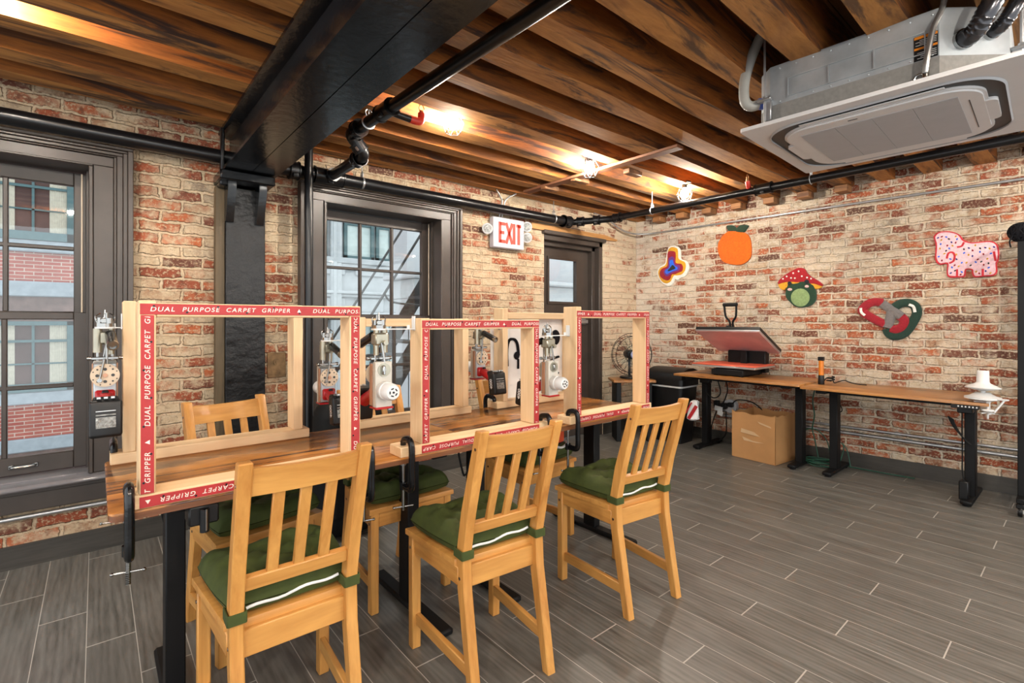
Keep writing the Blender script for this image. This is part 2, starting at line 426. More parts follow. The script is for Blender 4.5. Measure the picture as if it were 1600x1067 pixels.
RUG = {'blob':[[[3.119,2.04],[3.099,2.08],[3.047,2.093],[2.987,2.072],[2.957,2.023],[2.952,1.939],[2.888,1.905],[2.859,1.848],[2.869,1.794],[2.908,1.742],[2.957,1.731],[2.992,1.705],[3.027,1.717],[3.042,1.685],[3.068,1.654],[3.119,1.647],[3.182,1.684],[3.229,1.744],[3.246,1.812],[3.219,1.868],[3.15,1.9],[3.135,1.956]],[[3.104,2.047],[3.078,2.073],[3.047,2.077],[3.002,2.06],[2.985,2.026],[2.977,1.941],[2.908,1.898],[2.893,1.851],[2.908,1.797],[2.947,1.763],[2.997,1.757],[3.032,1.759],[3.052,1.732],[3.078,1.692],[3.13,1.676],[3.182,1.703],[3.219,1.762],[3.229,1.811],[3.203,1.857],[3.14,1.885],[3.119,1.945]],[[3.114,2.001],[3.099,2.033],[3.058,2.036],[3.017,2.018],[3.01,1.963],[3.01,1.898],[2.947,1.883],[2.925,1.844],[2.937,1.799],[2.987,1.784],[3.017,1.772],[3.058,1.77],[3.073,1.729],[3.109,1.708],[3.161,1.725],[3.203,1.761],[3.208,1.809],[3.177,1.85],[3.119,1.869],[3.109,1.925]],[[3.099,1.943],[3.078,1.969],[3.047,1.971],[3.027,1.946],[3.019,1.889],[2.967,1.866],[2.96,1.838],[2.977,1.807],[3.027,1.796],[3.068,1.78],[3.109,1.755],[3.14,1.767],[3.161,1.806],[3.14,1.838],[3.104,1.858]],[[3.088,1.914],[3.073,1.936],[3.047,1.934],[3.035,1.9],[3.017,1.866],[2.989,1.849],[2.992,1.822],[3.047,1.807],[3.078,1.795],[3.119,1.779],[3.142,1.805],[3.13,1.832],[3.088,1.853]],[[3.073,1.856],[3.052,1.878],[3.032,1.87],[3.01,1.837],[3.047,1.821],[3.099,1.809],[3.104,1.825]]],
'orange':[[[2.541,2.041],[2.527,2.083],[2.484,2.138],[2.432,2.17],[2.356,2.16],[2.273,2.136],[2.232,2.102],[2.212,2.045],[2.204,1.961],[2.212,1.887],[2.248,1.844],[2.298,1.819],[2.372,1.821],[2.44,1.841],[2.501,1.88],[2.536,1.961]],[[2.452,2.226],[2.415,2.231],[2.377,2.221],[2.349,2.187],[2.364,2.165],[2.406,2.167],[2.436,2.179]],[[2.356,2.156],[2.347,2.193],[2.314,2.216],[2.273,2.216],[2.233,2.201],[2.253,2.167],[2.273,2.143],[2.314,2.14]]],
'frog':[[[1.963,1.616],[1.944,1.65],[1.883,1.698],[1.827,1.729],[1.782,1.746],[1.737,1.734],[1.711,1.69],[1.675,1.653],[1.623,1.616],[1.588,1.58],[1.598,1.566],[1.649,1.588],[1.689,1.595],[1.737,1.613],[1.8,1.611],[1.855,1.62],[1.92,1.613],[1.954,1.603]],[[1.96,1.607],[1.92,1.632],[1.855,1.642],[1.8,1.634],[1.737,1.637],[1.689,1.618],[1.649,1.608],[1.592,1.573],[1.611,1.547],[1.645,1.542],[1.684,1.56],[1.782,1.58],[1.883,1.57],[1.906,1.543],[1.944,1.563]],[[1.897,1.515],[1.883,1.57],[1.866,1.615],[1.837,1.603],[1.791,1.606],[1.755,1.624],[1.702,1.622],[1.684,1.595],[1.658,1.569],[1.641,1.509],[1.642,1.45],[1.667,1.407],[1.711,1.383],[1.773,1.377],[1.818,1.391],[1.855,1.427],[1.888,1.469]],[[1.69,1.467],[1.698,1.503],[1.719,1.533],[1.751,1.551],[1.786,1.552],[1.818,1.537],[1.841,1.509],[1.849,1.472],[1.841,1.435],[1.818,1.405],[1.786,1.388],[1.751,1.387],[1.719,1.403],[1.698,1.431]]],
'frogeye':[[[1.841,1.604],[1.843,1.612],[1.848,1.62],[1.856,1.624],[1.864,1.625],[1.871,1.621],[1.876,1.614],[1.878,1.606],[1.876,1.597],[1.871,1.589],[1.864,1.585],[1.856,1.585],[1.848,1.588],[1.843,1.595]],[[1.694,1.61],[1.696,1.62],[1.702,1.628],[1.71,1.632],[1.72,1.633],[1.728,1.629],[1.734,1.622],[1.736,1.613],[1.734,1.603],[1.728,1.595],[1.72,1.59],[1.71,1.59],[1.702,1.594],[1.696,1.601]]],
'frogcheek':[[[1.835,1.548],[1.841,1.558],[1.857,1.563],[1.873,1.559],[1.879,1.55],[1.873,1.539],[1.857,1.534],[1.841,1.538]],[[1.696,1.569],[1.701,1.579],[1.715,1.584],[1.729,1.58],[1.734,1.571],[1.729,1.561],[1.715,1.556],[1.701,1.559]]],
'frogdot':[[[1.773,1.712],[1.776,1.719],[1.782,1.723],[1.788,1.72],[1.791,1.713],[1.788,1.706],[1.782,1.702],[1.776,1.705]],[[1.818,1.698],[1.821,1.705],[1.827,1.709],[1.834,1.706],[1.837,1.699],[1.834,1.692],[1.827,1.689],[1.821,1.691]],[[1.874,1.671],[1.876,1.679],[1.883,1.682],[1.89,1.68],[1.892,1.673],[1.89,1.665],[1.883,1.662],[1.876,1.664]],[[1.906,1.651],[1.909,1.659],[1.916,1.662],[1.922,1.659],[1.925,1.652],[1.922,1.645],[1.916,1.642],[1.909,1.644]],[[1.837,1.654],[1.839,1.661],[1.846,1.665],[1.852,1.662],[1.855,1.655],[1.852,1.648],[1.846,1.644],[1.839,1.647]],[[1.805,1.651],[1.807,1.658],[1.814,1.661],[1.82,1.659],[1.823,1.652],[1.82,1.645],[1.814,1.641],[1.807,1.644]],[[1.746,1.665],[1.749,1.672],[1.755,1.676],[1.761,1.673],[1.764,1.666],[1.761,1.659],[1.755,1.656],[1.749,1.658]],[[1.703,1.65],[1.706,1.657],[1.712,1.661],[1.719,1.658],[1.721,1.651],[1.719,1.644],[1.712,1.641],[1.706,1.643]],[[1.671,1.638],[1.674,1.645],[1.68,1.649],[1.686,1.646],[1.689,1.639],[1.686,1.632],[1.68,1.629],[1.674,1.632]]],
'linkr':[[[1.149,1.405],[1.208,1.413],[1.256,1.394],[1.292,1.351],[1.279,1.319],[1.215,1.272],[1.138,1.225]],[[1.034,1.289],[1.01,1.254],[1.022,1.21],[1.059,1.183],[1.102,1.19]]],
'linkg':[[[1.156,1.398],[1.098,1.348],[1.027,1.289]],[[1.094,1.334],[1.104,1.263],[1.12,1.196]]],
'linkd':[[[1.08,1.361],[1.034,1.395],[0.979,1.398],[0.941,1.367],[0.931,1.314],[0.951,1.254],[0.986,1.184],[1.027,1.141],[1.077,1.128],[1.111,1.148],[1.125,1.189]]],
'linkw':[[[0.979,1.385],[0.951,1.367],[0.941,1.323]],[[1.302,1.365],[1.298,1.328],[1.272,1.3]]],
'animal':[[[0.828,1.919],[0.8,1.946],[0.754,1.949],[0.709,1.934],[0.674,1.906],[0.652,1.868],[0.612,1.845],[0.557,1.844],[0.511,1.845],[0.482,1.827],[0.466,1.794],[0.462,1.736],[0.466,1.691],[0.474,1.674],[0.472,1.611],[0.495,1.584],[0.544,1.582],[0.595,1.579],[0.608,1.609],[0.612,1.636],[0.641,1.638],[0.647,1.589],[0.691,1.584],[0.741,1.59],[0.752,1.632],[0.75,1.692],[0.786,1.689],[0.81,1.706],[0.821,1.753],[0.818,1.808],[0.818,1.857],[0.827,1.895]],[[0.818,1.912],[0.796,1.937],[0.754,1.94],[0.709,1.925],[0.68,1.9],[0.659,1.86],[0.612,1.836],[0.557,1.836],[0.513,1.835],[0.486,1.819],[0.474,1.79],[0.469,1.737],[0.474,1.697],[0.482,1.675],[0.48,1.615],[0.497,1.593],[0.544,1.59],[0.589,1.589],[0.6,1.615],[0.605,1.642],[0.645,1.646],[0.655,1.597],[0.691,1.596],[0.736,1.602],[0.744,1.634],[0.742,1.7],[0.784,1.7],[0.801,1.715],[0.812,1.752],[0.809,1.807],[0.809,1.856],[0.817,1.89]]],
'aniline':[[[0.691,1.816],[0.665,1.822],[0.652,1.85]],[[0.75,1.734],[0.741,1.773],[0.718,1.779],[0.705,1.754],[0.711,1.713],[0.736,1.697]],[[0.691,1.648],[0.691,1.593]],[[0.549,1.64],[0.549,1.588]],[[0.49,1.762],[0.484,1.715],[0.48,1.692]]],
'sprinkle':[[0.802,1.901,0],[0.779,1.907,1],[0.753,1.901,2],[0.738,1.884,4],[0.698,1.9,3],[0.691,1.877,2],[0.782,1.882,3],[0.723,1.857,0],[0.699,1.851,1],[0.786,1.85,2],[0.747,1.834,1],[0.717,1.83,3],[0.79,1.816,3],[0.736,1.811,2],[0.754,1.795,4],[0.764,1.774,3],[0.797,1.754,2],[0.779,1.722,1],[0.695,1.76,3],[0.694,1.724,0],[0.729,1.729,2],[0.625,1.802,0],[0.589,1.819,3],[0.604,1.782,1],[0.652,1.796,4],[0.651,1.768,2],[0.627,1.751,3],[0.605,1.74,0],[0.563,1.793,4],[0.535,1.795,0],[0.512,1.786,3],[0.489,1.795,0],[0.564,1.767,2],[0.505,1.749,2],[0.524,1.712,3],[0.587,1.693,2],[0.557,1.693,4],[0.638,1.693,3],[0.664,1.695,2],[0.615,1.671,4],[0.705,1.679,1],[0.682,1.67,3],[0.72,1.664,2],[0.702,1.638,4],[0.727,1.621,0],[0.664,1.624,2],[0.671,1.605,1],[0.585,1.621,3],[0.568,1.607,1],[0.544,1.669,1],[0.518,1.678,4],[0.517,1.646,2],[0.533,1.622,0],[0.508,1.605,3],[0.545,1.748,1],[0.576,1.712,1]]}
# ================================================================== SETTING
YW = 3.53                                   # window wall plane
def XR(y): return 5.06 - .05 * (y - .4)     # art wall plane (slightly out of square)
ZC = 2.42                                   # underside of joists
SK = math.atan(.05)

f = MB(); f.bb((-2.6, -2.6, -.06), (5.6, 3.9, 0)); struct(f.build('floor', M['floor']))
# window wall with openings
W1 = (-.985, -.015); W2 = (1.225, 2.205); WZ = (.415, 2.112); DX = (3.39, 4.29); DZ = 2.12
w = MB()
xs = [-2.6, W1[0], W1[1], W2[0], W2[1], DX[0], DX[1], 5.25]
for i in range(7):
    a, b = xs[i], xs[i + 1]
    if i in (1, 3):
        w.bb((a, YW, 0), (b, 3.86, WZ[0])); w.bb((a, YW, WZ[1]), (b, 3.86, 2.75))
    elif i == 5:
        w.bb((a, YW, DZ), (b, 3.86, 2.75))
    else:
        w.bb((a, YW, 0), (b, 3.86, 2.75))
bmesh.ops.remove_doubles(w.bm, verts=w.bm.verts, dist=1e-5)
struct(w.build('wall_back', M['brick_w']))
# art wall
w = MB(); w.box((.16, 0, 1.375), (.32, 6.4, 2.75))
o = struct(w.build('wall_right', M['brick_r'], loc=(XR(.6), .6, 0), rz=SK))
# baseboards (wood-look tile)
b = MB(); b.bb((-2.6, YW - .012, 0), (.60, YW, .117)); b.bb((.85, YW - .012, 0), (DX[0], YW, .117)); b.bb((DX[1], YW - .012, 0), (4.9, YW, .117))
struct(b.build('baseboard_back', M['base']))
b = MB(); b.box((-.006, -.02, .0585), (.012, 5.8, .117)); struct(b.build('baseboard_right', wood('baseboard_tile_side', (.022, .020, .017), (.060, .054, .046), 'Y', .35, k=16), loc=(XR(.6), .6, 0), rz=SK))

# ceiling deck and joists
c = MB()
for i in range(30):
    y0 = -2.6 + i * .21
    c.bb((-2.6, y0, ZC + .23), (5.4, y0 + .205, ZC + .26))
c.bb((-2.6, -2.6, ZC + .255), (5.4, 3.86, ZC + .28))
struct(c.build('ceiling', M['deck']))
def joist(x0, x1, y0, y1, block=None):
    n = 26; vs = []; fs = []
    ph = random.random() * 9
    for i in range(n + 1):
        x = x0 + (x1 - x0) * i / n
        d = lambda k, a: a * (math.sin(x * 2.3 * k + ph * k) + .6 * math.sin(x * 5.1 * k + ph * 2))
        vs += [(x, y0 + d(1, .006), ZC + .004 + d(1.4, .003)), (x, y1 + d(.8, .006), ZC + .004 + d(1.1, .003)), (x, y1 + d(.8, .004), ZC + .235), (x, y0 + d(1, .004), ZC + .235)]
    for i in range(n):
        for k in range(4):
            fs.append((4 * i + k, 4 * i + (k + 1) % 4, 4 * i + 4 + (k + 1) % 4, 4 * i + 4 + k))
    fs += [(0, 1, 2, 3), (4 * n, 4 * n + 3, 4 * n + 2, 4 * n + 1)]
    cy = (y0 + y1) / 2
    m = MB(); m.mesh([(x, y - cy, z) for x, y, z in vs], fs, smooth=True)
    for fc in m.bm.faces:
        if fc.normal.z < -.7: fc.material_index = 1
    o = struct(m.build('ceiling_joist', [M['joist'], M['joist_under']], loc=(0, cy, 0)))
    if block:
        q = MB(); q.box((block, 0, ZC - .030), (.13, .10, .058), .006); q.build('bearing_block', M['oldtimber'], o)
    return o
RJ = [(-.72, -.60), (-.42, -.31), (-.12, -.01), (.19, .30), (.48, .60), (.77, .89), (1.07, 1.18), (1.355, 1.475), (1.64, 1.775), (1.94, 2.055), (2.245, 2.36), (2.54, 2.665), (2.84, 2.95), (3.12, 3.23), (3.40, 3.51)]
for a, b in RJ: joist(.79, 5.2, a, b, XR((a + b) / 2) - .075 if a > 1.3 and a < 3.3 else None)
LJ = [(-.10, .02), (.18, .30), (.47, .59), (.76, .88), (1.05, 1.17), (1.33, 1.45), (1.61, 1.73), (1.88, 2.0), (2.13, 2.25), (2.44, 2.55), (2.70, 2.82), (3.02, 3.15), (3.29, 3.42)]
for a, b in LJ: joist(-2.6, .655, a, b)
# light batten nailed across the joist undersides and short packing blocks
t = MB(); t.bar((2.96, 1.78, ZC - .012), (2.95, 3.30, ZC - .012), .075, .022, bev=.003); struct(t.build('trim_1', M['batten']))
for x, y in ((3.18, 2.32), (3.02, 2.72), (3.0, 3.05)):
    t = MB(); t.box((0, 0, -.02), (.17, .06, .04), .006); struct(t.build('joist_block', M['oldtimber'], loc=(x, y, ZC)))

# steel beam (two I sections side by side) on a bracketed column
bm_ = MB()
def ibeam(x0, x1):
    xc = (x0 + x1) / 2
    P = [(x0, 0), (x1, 0), (x1, .016), (xc + .008, .034), (xc + .008, .232), (x1, .250), (x1, .268), (x0, .268), (x0, .250), (xc - .008, .232), (xc - .008, .034), (x0, .016)]
    Mx = Matrix(((1, 0, 0, 0), (0, 0, -1, 0), (0, 1, 0, 2.15), (0, 0, 0, 1)))
    bm_.prism(P, -3.50, 2.6, Mx)
ibeam(.577, .717); ibeam(.721, .862)
bm_.cyl((.617, .95, 2.166), (.617, .95, 2.18), .012, 8)
struct(bm_.build('steel_beam', M['blackpaint']))
bs = sempty('steel_column', (.72, 3.49, 0))
c = MB(); c.box((0, 0, 1.04), (.225, .08, 2.08), .004); c.build('column_shaft', M['column'], bs)
c = MB(); c.box((-.137, .01, 1.04), (.05, .06, 2.08), .003); c.build('side_board', M['oldboard'], bs)
c = MB(); c.box((-.015, -.075, 2.118), (.30, .23, .058), .008); c.box((-.125, -.06, 2.09), (.06, .12, .05), .008); c.build('bearing_plate', M['blackpaint'], bs)
for x in (-.095, .075):
    c = MB(); c.prism([(0, 0), (-.11, .0), (-.11, -.05), (-.03, -.24), (0, -.24)], -.022, .022, Matrix.Translation((x, -.04, 2.10)) @ Matrix(((0, 0, 1, 0), (1, 0, 0, 0), (0, 1, 0, 0), (0, 0, 0, 1))), bev=0)
    c.build('bracket', M['blackpaint'], bs)
c = MB(); c.box((-.14, -.10, 2.28), (.02, .05, .26), .006); c.build('stiffener', M['column'], bs)

# ---------------------------------------------------------------- windows
def window(name, x0, x1):
    """x0,x1: clear opening between casings at the wall face"""
    e = sempty(name, ((x0 + x1) / 2, YW, 0)); cx = (x0 + x1) / 2
    def B(m, a, b, **k): m.bb((a[0] - cx, a[1] - YW, a[2]), (b[0] - cx, b[1] - YW, b[2]), **k)
    zt = 2.09; zs = .43; cw = .19
    m = MB()
    # stepped, mitred casing: nested U frames
    for off0, off1, d in ((0, .018, .030), (.018, .105, .016), (.105, .118, .030), (.118, .145, .040), (.145, .165, .052), (.165, cw, .066)):
        B(m, (x0 - off1, YW - d, zs), (x0 - off0, YW, zt + off0 * .62), bev=.003)
        B(m, (x1 + off0, YW - d, zs), (x1 + off1, YW, zt + off0 * .62), bev=.003)
        B(m, (x0 - off1, YW - d, zt + off0 * .62), (x1 + off1, YW, zt + off1 * .62), bev=.003)
    m.build('casing', M['brown'], e)
    m = MB()
    B(m, (x0 - .015, YW - .004, zs), (x0, 3.80, zt)); B(m, (x1, YW - .004, zs), (x1 + .015, 3.80, zt)); B(m, (x0 - .015, YW - .004, zt), (x1 + .015, 3.80, zt + .015))
    B(m, (x0, 3.635, zs), (x0 + .012, 3.66, zt), bev=.002); B(m, (x1 - .012, 3.635, zs), (x1, 3.66, zt), bev=.002)
    m.build('reveal', M['brown'], e)
    m = MB(); m.tube([(x1 - .03 - cx, 3.652 - YW, zt - .02), (x1 - .03 - cx, 3.652 - YW, 1.30)], .004, 6)
    m.build('sash_cord', M['cream'], e)
    def sash(nm, y, za, zb, rows, rail_b, rail_t, stile=.062):
        m = MB(); d = .04
        xa, xb = x0 + .004, x1 - .004
        B(m, (xa, y, za), (xa + stile, y + d, zb), bev=.004); B(m, (xb - stile, y, za), (xb, y + d, zb), bev=.004)
        B(m, (xa + stile - .002, y, za), (xb - stile + .002, y + d, za + rail_b), bev=.004)
        B(m, (xa + stile - .002, y, zb - rail_t), (xb - stile + .002, y + d, zb), bev=.004)
        ga, gb = xa + stile, xb - stile; z0, z1 = za + rail_b, zb - rail_t
        for i in (1, 2):
            x = ga + (gb - ga) * i / 3; B(m, (x - .011, y + .004, z0 - .002), (x + .011, y + d - .004, z1 + .002), bev=.004)
        for i in range(1, rows):
            z = z0 + (z1 - z0) * i / rows; B(m, (ga - .002, y + .005, z - .011), (gb + .002, y + d - .005, z + .011), bev=.004)
        s = m.build(nm, M['brown'], e)
        g = MB(); B(g, (ga - .004, y + .018, z0 - .004), (gb + .004, y + .022, z1 + .004)); g.build('glass', M['glass'], s)
        return s
    sash('upper_sash', 3.705, 1.265, 2.085, 2, .04, .075)
    lo = sash('lower_sash', 3.66, .44, 1.30, 2, .095, .04)
    m = MB(); hz = .487; hx = .72 * (x1 - x0) + x0 - cx
    m.tube(cr([(hx - .045, 3.66 - YW, hz), (hx - .04, 3.632 - YW, hz), (hx + .04, 3.632 - YW, hz), (hx + .045, 3.66 - YW, hz)], 5), .006, 8)
    m.box((hx - .046, 3.656 - YW, hz), (.022, .008, .022), .002); m.box((hx + .046, 3.656 - YW, hz), (.022, .008, .022), .002)
    m.build('sash_lift', M['chrome'], lo)
    m = MB(); B(m, (x0 - cw - .03, 3.435, .400), (x1 + cw + .03, 3.53, .428), bev=.011); B(m, (x0, 3.53, .405), (x1, 3.82, .436), bev=.004)
    m.build('window_sill', M['sill'], e)
    m = MB(); B(m, (x0 - cw, 3.495, .285), (x1 + cw, 3.53, .40), bev=.004); B(m, (x0 - cw, 3.488, .375), (x1 + cw, 3.50, .40), bev=.003)
    m.build('apron', M['brown'], e)
    return e
window('window_1', -.97, -.03)
window('window_2', 1.245, 2.185)

# ---------------------------------------------------------------- door
e = sempty('door_1', (3.84, YW, 0))
m = MB()
def D(m, a, b, **k): m.bb((a[0] - 3.84, a[1] - YW, a[2]), (b[0] - 3.84, b[1] - YW, b[2]), **k)
for s0, s1, y0, y1 in ((4.235, 4.29, 3.535, 3.78), (4.19, 4.24, 3.60, 3.78)):
    D(m, (s0, y0, 0), (s1, y1, DZ), bev=.004)
D(m, (3.39, 3.535, DZ - .055), (4.29, 3.78, DZ), bev=.004); D(m, (3.39, 3.60, DZ - .10), (4.24, 3.78, DZ - .05), bev=.004)
D(m, (3.39, 3.60, 0), (3.44, 3.78, DZ), bev=.004); D(m, (3.36, 3.49, DZ - .005), (4.31, 3.56, DZ + .035), bev=.006)
m.build('door_frame', M['brown'], e)
ga, gb, g0, g1 = 3.575, 4.00, 1.45, 1.905
m = MB()
D(m, (3.44, 3.66, .01), (ga, 3.705, 2.02)); D(m, (gb, 3.66, .01), (4.19, 3.705, 2.02)); D(m, (ga, 3.66, .01), (gb, 3.705, g0)); D(m, (ga, 3.66, g1), (gb, 3.705, 2.02))
for a, b in (((ga - .02, 3.648, g0 - .02), (ga + .008, 3.662, g1 + .02)), ((gb - .008, 3.648, g0 - .02), (gb + .02, 3.662, g1 + .02)), ((ga, 3.648, g0 - .02), (gb, 3.662, g0 + .008)), ((ga, 3.648, g1 - .008), (gb, 3.662, g1 + .02))):
    D(m, a, b, bev=.002)
s = m.build('door_leaf', M['brown'], e)
m = MB(); D(m, (ga, 3.68, g0), (gb, 3.685, g1)); m.build('glass', M['glass'], s)
m = MB(); D(m, (3.50, 3.615, 1.225), (4.15, 3.648, 1.268), bev=.006); D(m, (3.52, 3.64, 1.215), (3.60, 3.665, 1.28), bev=.004); D(m, (4.06, 3.64, 1.215), (4.14, 3.665, 1.28), bev=.004)
m.build('push_bar', M['steel'], s)
m = MB(); m.prism([(3.20, 2.145), (4.34, 2.150), (4.50, 2.155), (4.52, 2.17), (4.30, 2.20), (3.20, 2.205)], 0, .03, Matrix(((1, 0, 0, 0), (0, 0, -1, YW), (0, 1, 0, 0), (0, 0, 0, 1))))
struct(m.build('door_lintel', M['lintel']))

# ================================================================== OUTSIDE (across the street)
def simplebrick(name, c1, c2, mo, bw, rh, ms):
    g = NT(name); tc = g.n('ShaderNodeTexCoord'); sp = g.n('ShaderNodeSeparateXYZ', {0: tc.outputs['Object']})
    cv = g.n('ShaderNodeCombineXYZ', {0: sp.outputs[0], 1: sp.outputs[2], 2: 0.0}).outputs[0]
    bt = g.n('ShaderNodeTexBrick', {'Vector': cv, 'Color1': c1, 'Color2': c2, 'Mortar': mo, 'Scale': 1.0, 'Mortar Size': ms, 'Mortar Smooth': .1, 'Bias': 0.0, 'Brick Width': bw, 'Row Height': rh})
    n = g.noise(cv, 3, 4).outputs[0]
    g.P(Base_Color=g.mix(g.rng(n, .3, .7, 0, .35), bt.outputs['Color'], tuple(c * .6 for c in c1)), Roughness=.9); return g.m
M['xbrick'] = simplebrick('street_brick', (.30, .045, .030), (.37, .09, .06), (.48, .38, .32), .27, .072, .008)
M['xstone'] = mat('blue_grey_stone', (.25, .28, .315), .9, var=.12, vs=7)
M['xdark'] = mat('dark_brick', (.13, .075, .065), .9, var=.3, vs=6)  # darker tone for the strips below the stone bands
M['xteal'] = mat('teal_window_frame', (.045, .10, .11), .5, var=.1)
M['xcurtain'] = mat('cream_curtain', (.44, .40, .33), .9, var=.1, vs=14)
M['xroom'] = mat('dim_room', (.075, .038, .034), .9, var=.3, vs=2)
M['xwhite'] = mat('white_limestone', (.43, .445, .46), .85, var=.07, vs=5)
M['xpanel'] = mat('pale_metal_siding', (.42, .43, .45), .6, var=.06, vs=3)
M['iron'] = mat('black_iron', (.022, .022, .024), .5)
YB = 13.5
bb = thing('brick_building', 'red brick building with blue-grey stone bands across the street', 'building', (0, YB, 0))
m = MB(); m.bb((-9, .12, -5), (2.4, 3, 8)); m.build('brick_wall', M['xbrick'], bb)
for z0, z1, d in ((2.62, 2.86, .10), (1.74, 2.04, .09), (-.38, -.14, .10), (-1.32, -1.06, .09)):
    m = MB(); m.bb((-9, .12 - d, z0), (2.4, .13, z1), .02); m.build('stone_band', M['xstone'], bb)
m = MB(); m.bb((-9, .10, 1.25), (2.4, .13, 1.74)); m.bb((-9, .10, -3.0), (2.4, .13, -1.32)); m.build('dark_course', M['xdark'], bb)
for z0, z1 in ((2.86, 4.35), (-.14, 1.25)):
    for x0 in (-3.9, -1.55, .8):
        x1 = x0 + 1.2
        m = MB()
        for a, b in (((x0, 0, z0), (x0 + .1, .14, z1)), ((x1 - .1, 0, z0), (x1, .14, z1)), ((x0, 0, z0), (x1, .14, z0 + .16)), ((x0, 0, z1 - .08), (x1, .14, z1)), ((x0, .03, (z0 + z1) / 2 + .28), (x1, .14, (z0 + z1) / 2 + .33)), ((x0, .05, (z0 + z1) / 2 - .16), (x1, .14, (z0 + z1) / 2 - .13)), (((x0 + x1) / 2 - .02, .05, z0), ((x0 + x1) / 2 + .02, .14, z1))):
            m.bb(a, b)
        wi = m.build('window', M['xteal'], bb)
        m = MB(); m.bb((x0 + .05, .085, z0), (x1 - .05, .118, z1)); m.build('dim_interior', M['xroom'], wi)
        m = MB()
        for a, b in ((x0 + .1, x0 + .34), (x1 - .36, x1 - .1)):
            n = 10
            for i in range(n):
                u0 = a + (b - a) * i / n; m.cyl((u0 + .012, .075, z0 + .1), (u0 + .012, .075, z1 - .05), .016, 6)
        m.build('curtain', M['xcurtain'], wi)
sb = thing('stone_building', 'white limestone building with tall dark framed windows across the street', 'building', (0, YB, 0))
m = MB(); m.bb((2.4, .15, -5), (22, 3, 9))
for x in [3.2 + 1.15 * i for i in range(16)]:
    for z0, z1 in ((2.55, 2.72), (1.5, 1.9), (.55, .75), (-1.0, -.7)):
        m.bb((x + .15, .08, z0), (x + 1.0, .16, z1), .02)
m.build('stone_wall', M['xwhite'], sb)
for i in range(9):
    x = 2.62 + 2.3 * i
    m = MB(); m.bb((x, -.02, -5), (x + .30, .16, 9), .03); m.bb((x + .04, -.06, -5), (x + .14, .02, 9), .02); m.build('pilaster', M['xwhite'], sb)
for z0, z1 in ((2.72, 3.02), (1.93, 2.1), (1.28, 1.5), (-.35, -.1), (-1.6, -1.2)):
    m = MB(); m.bb((2.4, .02, z0), (22, .16, z0 + (z1 - z0) * .5), .02); m.bb((2.4, -.05, z0 + (z1 - z0) * .5), (22, .16, z1), .02); m.build('cornice', M['xwhite'], sb)
for i in range(9):
    x = 2.62 + 2.3 * i + .32
    for z0, z1 in ((3.02, 4.9), (-.1, 1.28)):
        for k in (0, 1):
            xa = x + .06 + k * .95; xb = xa + .88
            m = MB()
            for a, b in (((xa, .05, z0), (xa + .09, .17, z1)), ((xb - .09, .05, z0), (xb, .17, z1)), ((xa, .05, z0), (xb, .17, z0 + .08)), ((xa, .05, z1 - .08), (xb, .17, z1)), ((xa, .08, (z0 + z1) / 2), (xb, .17, (z0 + z1) / 2 + .05)), (((xa + xb) / 2 - .015, .09, z0), ((xa + xb) / 2 + .015, .17, z1))):
                m.bb(a, b)
            wi = m.build('window', M['xteal'], sb)
            m = MB(); m.bb((xa + .05, .12, z0), (xb - .05, .155, z1)); m.build('blind', mat('pale_blind_%d%d%d' % (i, k, int(z0)), (.50, .56, .55), .8, var=.1), wi) if False else m.build('blind', M.setdefault('xblind', mat('pale_blind', (.46, .53, .52), .7, var=.15, vs=3)), wi)
m = MB(); m.bb((-12, 4.4, -5.1), (24, YB + 1, -5)); struct(m.build('street', mat('asphalt', (.22, .22, .22), .9)))
# fire escape outside the second window
nw = thing('roof_shed', 'pale grey metal shed standing outside the brown door', 'shed', (6.9, 7.2, 0))
m = MB()
for i in range(24): m.bb((-3 + i * .25, 0, -2), (-3 + i * .25 + .235, .06, 1.62))
m.bb((-3, .03, -2), (3, .5, 1.62)); m.build('siding', M['xpanel'], nw)
m = MB(); m.bb((-3, -.12, 1.62), (3, .6, 1.95), .02); m.build('fascia', M['xwhite'], nw)
m = MB(); m.bb((-3.1, -.35, 1.95), (3.1, .8, 2.03), .02); m.bb((-3, .1, 2.03), (3, .6, 3.2)); m.build('roof', M['xpanel'], nw)
fe = thing('fire_escape_stair', 'black iron fire escape stair climbing outside the tall window', 'fire escape', (2.0, 4.75, 0))
def FE(name, fn):
    m = MB(); fn(m); m.build(name, M['iron'], fe)
sl = 1.55
for dy in (0.0, .62):
    FE('stringer', lambda m: m.bar((-.35, dy, -.55), (1.15, dy, -.55 + 1.5 * sl), .17, .012, up=(0, 1, 0)))
    FE('handrail', lambda m: m.tube([(-.55, dy, .25), (.85, dy, .25 + 1.4 * sl)], .014, 8))
FE('rail_return', lambda m: m.tube(cr([(.28, 0, 1.54), (.33, 0, 1.47), (.45, 0, 1.44), (.75, 0, 1.42)], 5), .011, 8))
for i in range(9):
    FE('tread', lambda m: m.box((-.33 + i * .165, .31, -.55 + .04 + i * .165 * sl), (.20, .62, .03)))
FE('platform_hoop', lambda m: (m.tube(cr([(.9, 0, .78), (.1, 0, .72), (-.02, 0, .80), (.1, 0, .90), (.9, 0, .88)], 5), .02, 8)))
